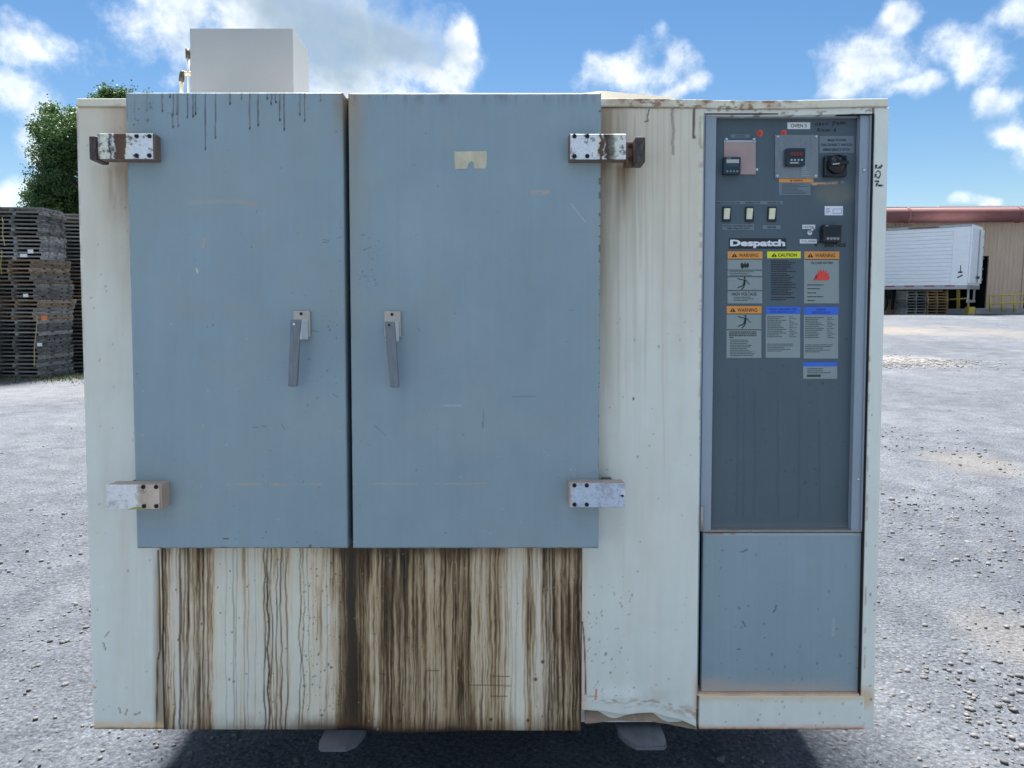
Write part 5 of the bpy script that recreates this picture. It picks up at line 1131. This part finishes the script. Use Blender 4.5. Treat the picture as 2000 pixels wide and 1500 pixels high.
# rocker switches and their plates
o = sticker('name_plate', 1399.9, 392.6, 1528.7, 399, M_lab2, label='strip naming the recirculation fan, exhaust fan and heater switches')
text('RECIRCULATION FAN', 1401, 394, 1445, 397.6, TX, M_ink, o, .008); text('EXHAUST FAN', 1456, 394, 1485, 397.6, TX, M_ink, o, .008); text('HEATER ON', 1499, 394, 1524, 397.6, TX, M_ink, o, .008)
for nm, x0, x1 in (('under the recirculation fan plate', 1411.4, 1427.9), ('under the exhaust fan plate', 1455.9, 1472.3), ('under the heater plate', 1499.7, 1516.5)):
    (xa, zb), (xb, za) = Lc(x0, 403.8, PB + .005), Lc(x1, 432.5, PB + .005)
    root = MB().box(xa, xb, -PB - .005, -PB - .0002, za, zb, .0012).build('rocker_switch', M_ctlb, oven); root['label'] = 'ivory rocker switch ' + nm
    (xa, zb), (xb, za) = Lc(x0 + 3.2, 407, PB + .01), Lc(x1 - 2.2, 427.5, PB + .01); zm = za + (zb - za) * .78
    MB().hexa([(xa, -PB - .0055, za), (xb, -PB - .0055, za), (xb, -PB - .0135, zb), (xa, -PB - .0135, zb), (xa, -PB - .004, za), (xb, -PB - .004, za), (xb, -PB - .004, zb), (xa, -PB - .004, zb)], .0008).build('rocker', M_rock, root)
o = sticker('name_plate', 1410.7, 437.7, 1472.7, 449, M_lab2, label='plate saying not to stop the motor while hot'); text('DO NOT STOP MOTOR UNTIL', 1413, 439.4, 1470.5, 442.6, TX, M_ink, o, .008); text('TEMP IS BELOW 300°F', 1418.5, 444.2, 1464.5, 447.6, TX, M_ink, o, .008)
o = sticker('name_plate', 1489.5, 440, 1524.6, 447, M_lab2, label='plate reading HEATER'); text('HEATER', 1498.5, 441.8, 1515.5, 445.2, TX, M_ink, o, .008)
o = sticker('sticker', 1610.8, 402.5, 1646.3, 420.4, M_white, label='white paper sticker with an empty blue box'); fine(1613.5, 406, 1624, 417, 4, TX, o, M_blue, 8, .3); ribbon('box_outline', [[(1627, 408.5), (1643.8, 408), (1643.8, 416.4), (1627, 416.8), (1627, 408.5)]], .7, TX, M_blue, o)
o = sticker('name_plate', 1567.3, 439, 1592.1, 447, M_white, label='white strip reading HEATING'); text('HEATING', 1569.5, 441, 1590, 445.2, TX, M_ink, o)
o = sticker('name_plate', 1562.3, 467.2, 1595.3, 475.4, M_white, label='white strip reading COOL DOWN'); text('COOL DOWN', 1565, 469.3, 1593, 473.4, TX, M_ink, o)
x, z = Lc(1580, 455, PB); o = MB().cyl((x, -PB - .0002, z), (0, -1, 0), .0085, .0075, .006, 6).build('toggle_switch', M_scr, oven)
MB().tube([(x, -PB - .005, z), (x + .002, -PB - .022, z + .008)], [.0028, .0036], 10).build('lever', M_scr, o, True)
(xa, zb), (xb, za) = Lc(1609, 439, PB + .028), Lc(1643.5, 472.5, PB + .028); xm, zm = (xa + xb) / 2, (za + zb) / 2
o = MB().box(xa - xm, xb - xm, -.014, .0138, za - zm, zb - zm, .0016, 2, M=Matrix.Translation((xm, -PB - .0142, zm)) @ Matrix.Rotation(R(2), 4, 'Y')).build('temperature_controller', M_ctlb, oven); o['label'] = 'loose black controller hanging crooked over the series lettering'
rect('display', 1613, 443, 1640.5, 459.5, PB + .0289, .0006, M_gloss, o)
for bx_ in (1617, 1623.6, 1630.2, 1636.6):
    x, z = Lc(bx_, 466, PB + .028); MB().cyl((x, -PB - .028, z), (0, -1, 0), .0042, .0038, .0014, 14).build('button', M_but, o)
ribbon('mark', [[(1613, 441), (1618, 441)]], 1.2, PB + .0292, M_lcd, o)
(xa, zb), (xb, za) = Lc(1603.5, 449, PB + .012), Lc(1609, 473, PB + .012)
MB().box(-.003, .003, -.006, .006, -.019, .019, .001, M=Matrix.Translation(((xa + xb) / 2, -PB - .0075, (za + zb) / 2)) @ Matrix.Rotation(R(-8), 4, 'Y')).build('loose_bezel', M_ctlb, o)
text('V  series', 1588, 471.6, 1652, 482.4, PB + .0006, M_ink, oven, .02, 'series_lettering')
o = sticker('maker_plate', 1423.6, 465.4, 1535.8, 485.7, M_ctlb, label='black maker plate with bold white lettering'); text('Despatch', 1426, 468, 1533.5, 484.6, TX + .0002, M_white, o, .05)
# large labels
o = sticker('warning_label', 1421, 491.2, 1488.6, 592.5, M_lab, label='orange warning label reading HIGH VOLTAGE'); rect('header', 1421.4, 491, 1489.2, 505.5, TX, .0005, M_or, o); warn(o, 1421.6, 491.2, 1489.2, 505.5, 'WARNING')
for y in (506, 527.5, 540.3, 567.4): hline(o, 1421.3, 1488.2, y)
poly('spark', [(1448, 524), (1446.5, 518), (1450, 520), (1448.5, 512), (1453, 517), (1455, 510.5), (1456.5, 517), (1461, 512.5), (1459.8, 519), (1463, 517.5), (1461, 524), (1458, 521), (1456, 524.5), (1454, 521), (1451, 524.5)], TX + .0002, M_ink, o)
fine(1425, 529, 1486, 539.5, 3, TX, o, M_fine, 11, .4); pictogram(o, 1454, 553.6, 24); text('HIGH VOLTAGE', 1429.5, 571, 1477.5, 577.3, TX, M_ink, o, .008); fine(1433, 579, 1474, 588.5, 3, TX, o, M_fine, 12, .4)
o = sticker('caution_label', 1498.4, 491.2, 1564.1, 504.4, M_ye, label='yellow caution label above printed instructions'); warn(o, 1498.4, 491.2, 1564.1, 504.4, 'CAUTION')
fine(1506, 508, 1556, 532, 7, PB + .0006, o, M_ink, 13, .5); fine(1506, 533, 1556, 577, 13, PB + .0006, o, M_ink, 14, .5); fine(1506, 579, 1554, 587, 2, PB + .0006, o, M_ink, 15, .5)
o = sticker('warning_label', 1570.5, 491.2, 1638.6, 592.5, M_lab, label='orange warning label with red flames reading IN CASE OF FIRE'); rect('header', 1571.8, 491, 1639.2, 506, TX, .0005, M_or, o); warn(o, 1569.5, 491.2, 1639.2, 506, 'WARNING'); hline(o, 1571.5, 1638, 506.5)
text('IN CASE OF FIRE', 1585, 511.3, 1627, 515.7, TX, M_ink, o, .012)
poly('flames', [(1589, 547.5), (1596, 543), (1595, 535), (1598, 538), (1597.5, 528), (1601, 532), (1603, 525), (1606, 531), (1609, 526), (1610.5, 532), (1614, 527.5), (1615, 535), (1618.5, 531), (1617.5, 538), (1620.5, 541), (1618, 547.5)], TX + .0002, M_fire, o)
for y, w in ((556.5, 33), (564, 26), (572, 17), (579.5, 31), (587, 14)): fine(1577, y - 1.2, 1577 + w, y + 1.2, 1, TX, o, M_ink, int(y), .7, [1])
o = sticker('warning_label', 1419, 597.9, 1487, 699, M_lab, label='orange warning label with shock figure above a long text'); rect('header', 1420, 597.7, 1487.4, 612.4, TX, .0005, M_or, o); warn(o, 1418, 597.9, 1487.4, 612.4, 'WARNING'); hline(o, 1419.6, 1486.8, 613); hline(o, 1419.5, 1486.4, 644)
pictogram(o, 1455.5, 628.3, 25); fine(1424.5, 646.5, 1480, 661, 4, TX, o, M_ink, 17, .5, [.95, .97, .95, .15]); fine(1426, 662.5, 1478, 696, 10, TX, o, M_fine, 18, .42)
for (x0, y0, x1, y1, hy, lab, sd_, wd, hdm) in ((1495.6, 599, 1562.8, 698.7, 613.4, 'blue-headed design information label, middle of its row', 19, 'DESIGN INFORMATION\nAND SPECIFICATION', M_blue), (1569.8, 599.4, 1637, 700.3, 615, 'blue-headed specification label at the right of its row', 20, 'DESIGN\nSPECIFICATION', M_blue)):
    o = sticker('data_label', x0, y0, x1, y1, M_lab, label=lab); rect('header', x0 + .5, y0 - .2, x1 + .8, hy, TX, .0005, hdm, o)
    w = x1 - x0; k = .8 if 'INFO' in wd else .52
    text(wd, (x0 + x1) / 2 - w * k / 2, y0 + 3, (x0 + x1) / 2 + w * k / 2, hy - 2.6, TX + .0003, M_navy, o, .01)
    fine(x0 + 3, hy + 3.5, x0 + 41, hy + 46, 12, TX, o, M_fine, sd_, .42); fine(x0 + 46, hy + 3.5, x1 - 4, hy + 46, 12, TX, o, M_fine, sd_ + 5, .35, [.5, .8, .3, .6, .9]); fine(x0 + 3, hy + 57, x1 - 8, hy + 74, 5, TX, o, M_fine, sd_ + 7, .4, [.95, .9, .6, .85, .5])
o = sticker('data_label', 1568.8, 707.7, 1635.2, 739.7, M_lab, label='short blue-striped service label at the foot of the column'); rect('header', 1569.2, 707.5, 1635.4, 715.6, TX, .0005, M_blue, o); fine(1577, 718, 1626, 730, 3, TX, o, M_fine, 31, .4); q = rect('badge', 1576.3, 731.6, 1603, 736.2, TX, .0005, M_ctlb, o); text('Despatch', 1577.5, 732.3, 1601.5, 735.9, TX + .0004, M_green, o, .02)

# ------------------------------------------------------------------ forklift carrying the oven from behind
M_fork = mat('fork_steel', (.17, .18, .195), .4, .3, var=.2, scale=12, stretch=(4, 1, 1)); M_lift = mat('forklift_paint', (.5, .22, .03), .4, var=.06); M_grey = mat('forklift_grey', (.08, .08, .085), .5, var=.1)
lift = empty('forklift', tuple(ORG), (R(-TILT), 0, 0)); tag(lift, 'forklift behind the oven with two grey fork tips showing under it', 'forklift')
for (p0, p1, lo, cut) in ((631, 712, 1460, 'r'), (1209, 1296, 1457, 'l')):
    # tips reach out in front of the oven's foot; the outline is tapered on its outer corner
    zt_ = -.0015
    def gp(px, py):
        d = ray(px, py); t = (zt_ - (CAM - ORG) @ EZ) / (d @ EZ); p = CAM + d * t - ORG; return float(p[0]), float(p @ EY)
    xl_, yf = gp(p0 + 6, lo); xr_, _ = gp(p1 - 4, lo); yb_ = 1.42
    xl2 = gp(p0, 1432)[0]; xr2 = gp(p1, 1432)[0]; w = xr2 - xl2
    if cut == 'r': out = [(xl2 + .004, yf + .012), (xl2 + .012, yf), (xr2 - .035, yf), (xr2 - .012, yf + .022), (xr2, yf + .07), (xr2, yb_), (xl2, yb_), (xl2, yf + .03)]
    else: out = [(xl2 + .014, yf + .03), (xl2 + .038, yf), (xr2 - .012, yf), (xr2 - .003, yf + .014), (xr2, yf + .04), (xr2, yb_), (xl2, yb_), (xl2, yf + .07)]
    b = MB(); n = len(out)
    top_ = [b.bm.verts.new((x, y, zt_)) for x, y in out]; bot = [b.bm.verts.new((x, y, zt_ - (.012 if y < .2 else .045))) for x, y in out]
    b.bm.faces.new(top_); b.bm.faces.new(bot[::-1])
    for i in range(n): b.bm.faces.new((top_[i], bot[i], bot[(i + 1) % n], top_[(i + 1) % n]))
    bmesh.ops.bevel(b.bm, geom=[e for e in b.bm.edges if e.verts[0] in top_ and e.verts[1] in top_], offset=.003, segments=2, affect='EDGES')
    f_ = b.build('fork', M_fork, lift)
    MB().box(xl2, xr2, yb_, yb_ + .05, zt_ - .045, .55, .004).build('shank', M_fork, f_)
MB().box(-.55, .55, 1.475, 1.53, .08, .16).box(-.55, .55, 1.475, 1.53, .42, .5).build('carriage', M_grey, lift)
for x in (-.42, .34): MB().box(x, x + .08, 1.535, 1.68, -.20, 1.70).build('mast_rail', M_grey, lift)
MB().box(-.34, .34, 1.56, 1.62, 1.55, 1.66).build('mast_crossbar', M_grey, lift)
b = MB(); b.box(-.5, .5, 1.75, 3.1, -.02, .62, .06, 3); b.build('chassis', M_lift, lift)
MB().box(-.48, .48, 2.75, 3.25, .0, .95, .1, 3).build('counterweight', M_lift, lift)
MB().box(-.25, .25, 2.2, 2.65, .63, .8, .04, 2).box(-.25, .25, 2.62, 2.75, .8, 1.2, .04, 2).build('seat', M_grey, lift)
for x in (-.45, .41):
    for y in (1.95, 2.85): MB().box(x, x + .045, y, y + .045, .6, 1.62).build('guard_post', M_grey, lift)
MB().box(-.47, .47, 1.9, 2.95, 1.62, 1.67).build('overhead_guard', M_grey, lift)
for y in (1.95, 2.85):
    for x in (-.56, .38):
        zc = -.02
        wy = ORG + y * EY; zc = (.28 - wy[2]) / EZ[2]
        o = MB().cyl((x, y, zc), (1, 0, 0), .28, .28, .18, 24).build('wheel', M_black, lift); MB().cyl((x - .004, y, zc), (1, 0, 0), .15, .15, .188, 18).build('rim', M_lift, o)
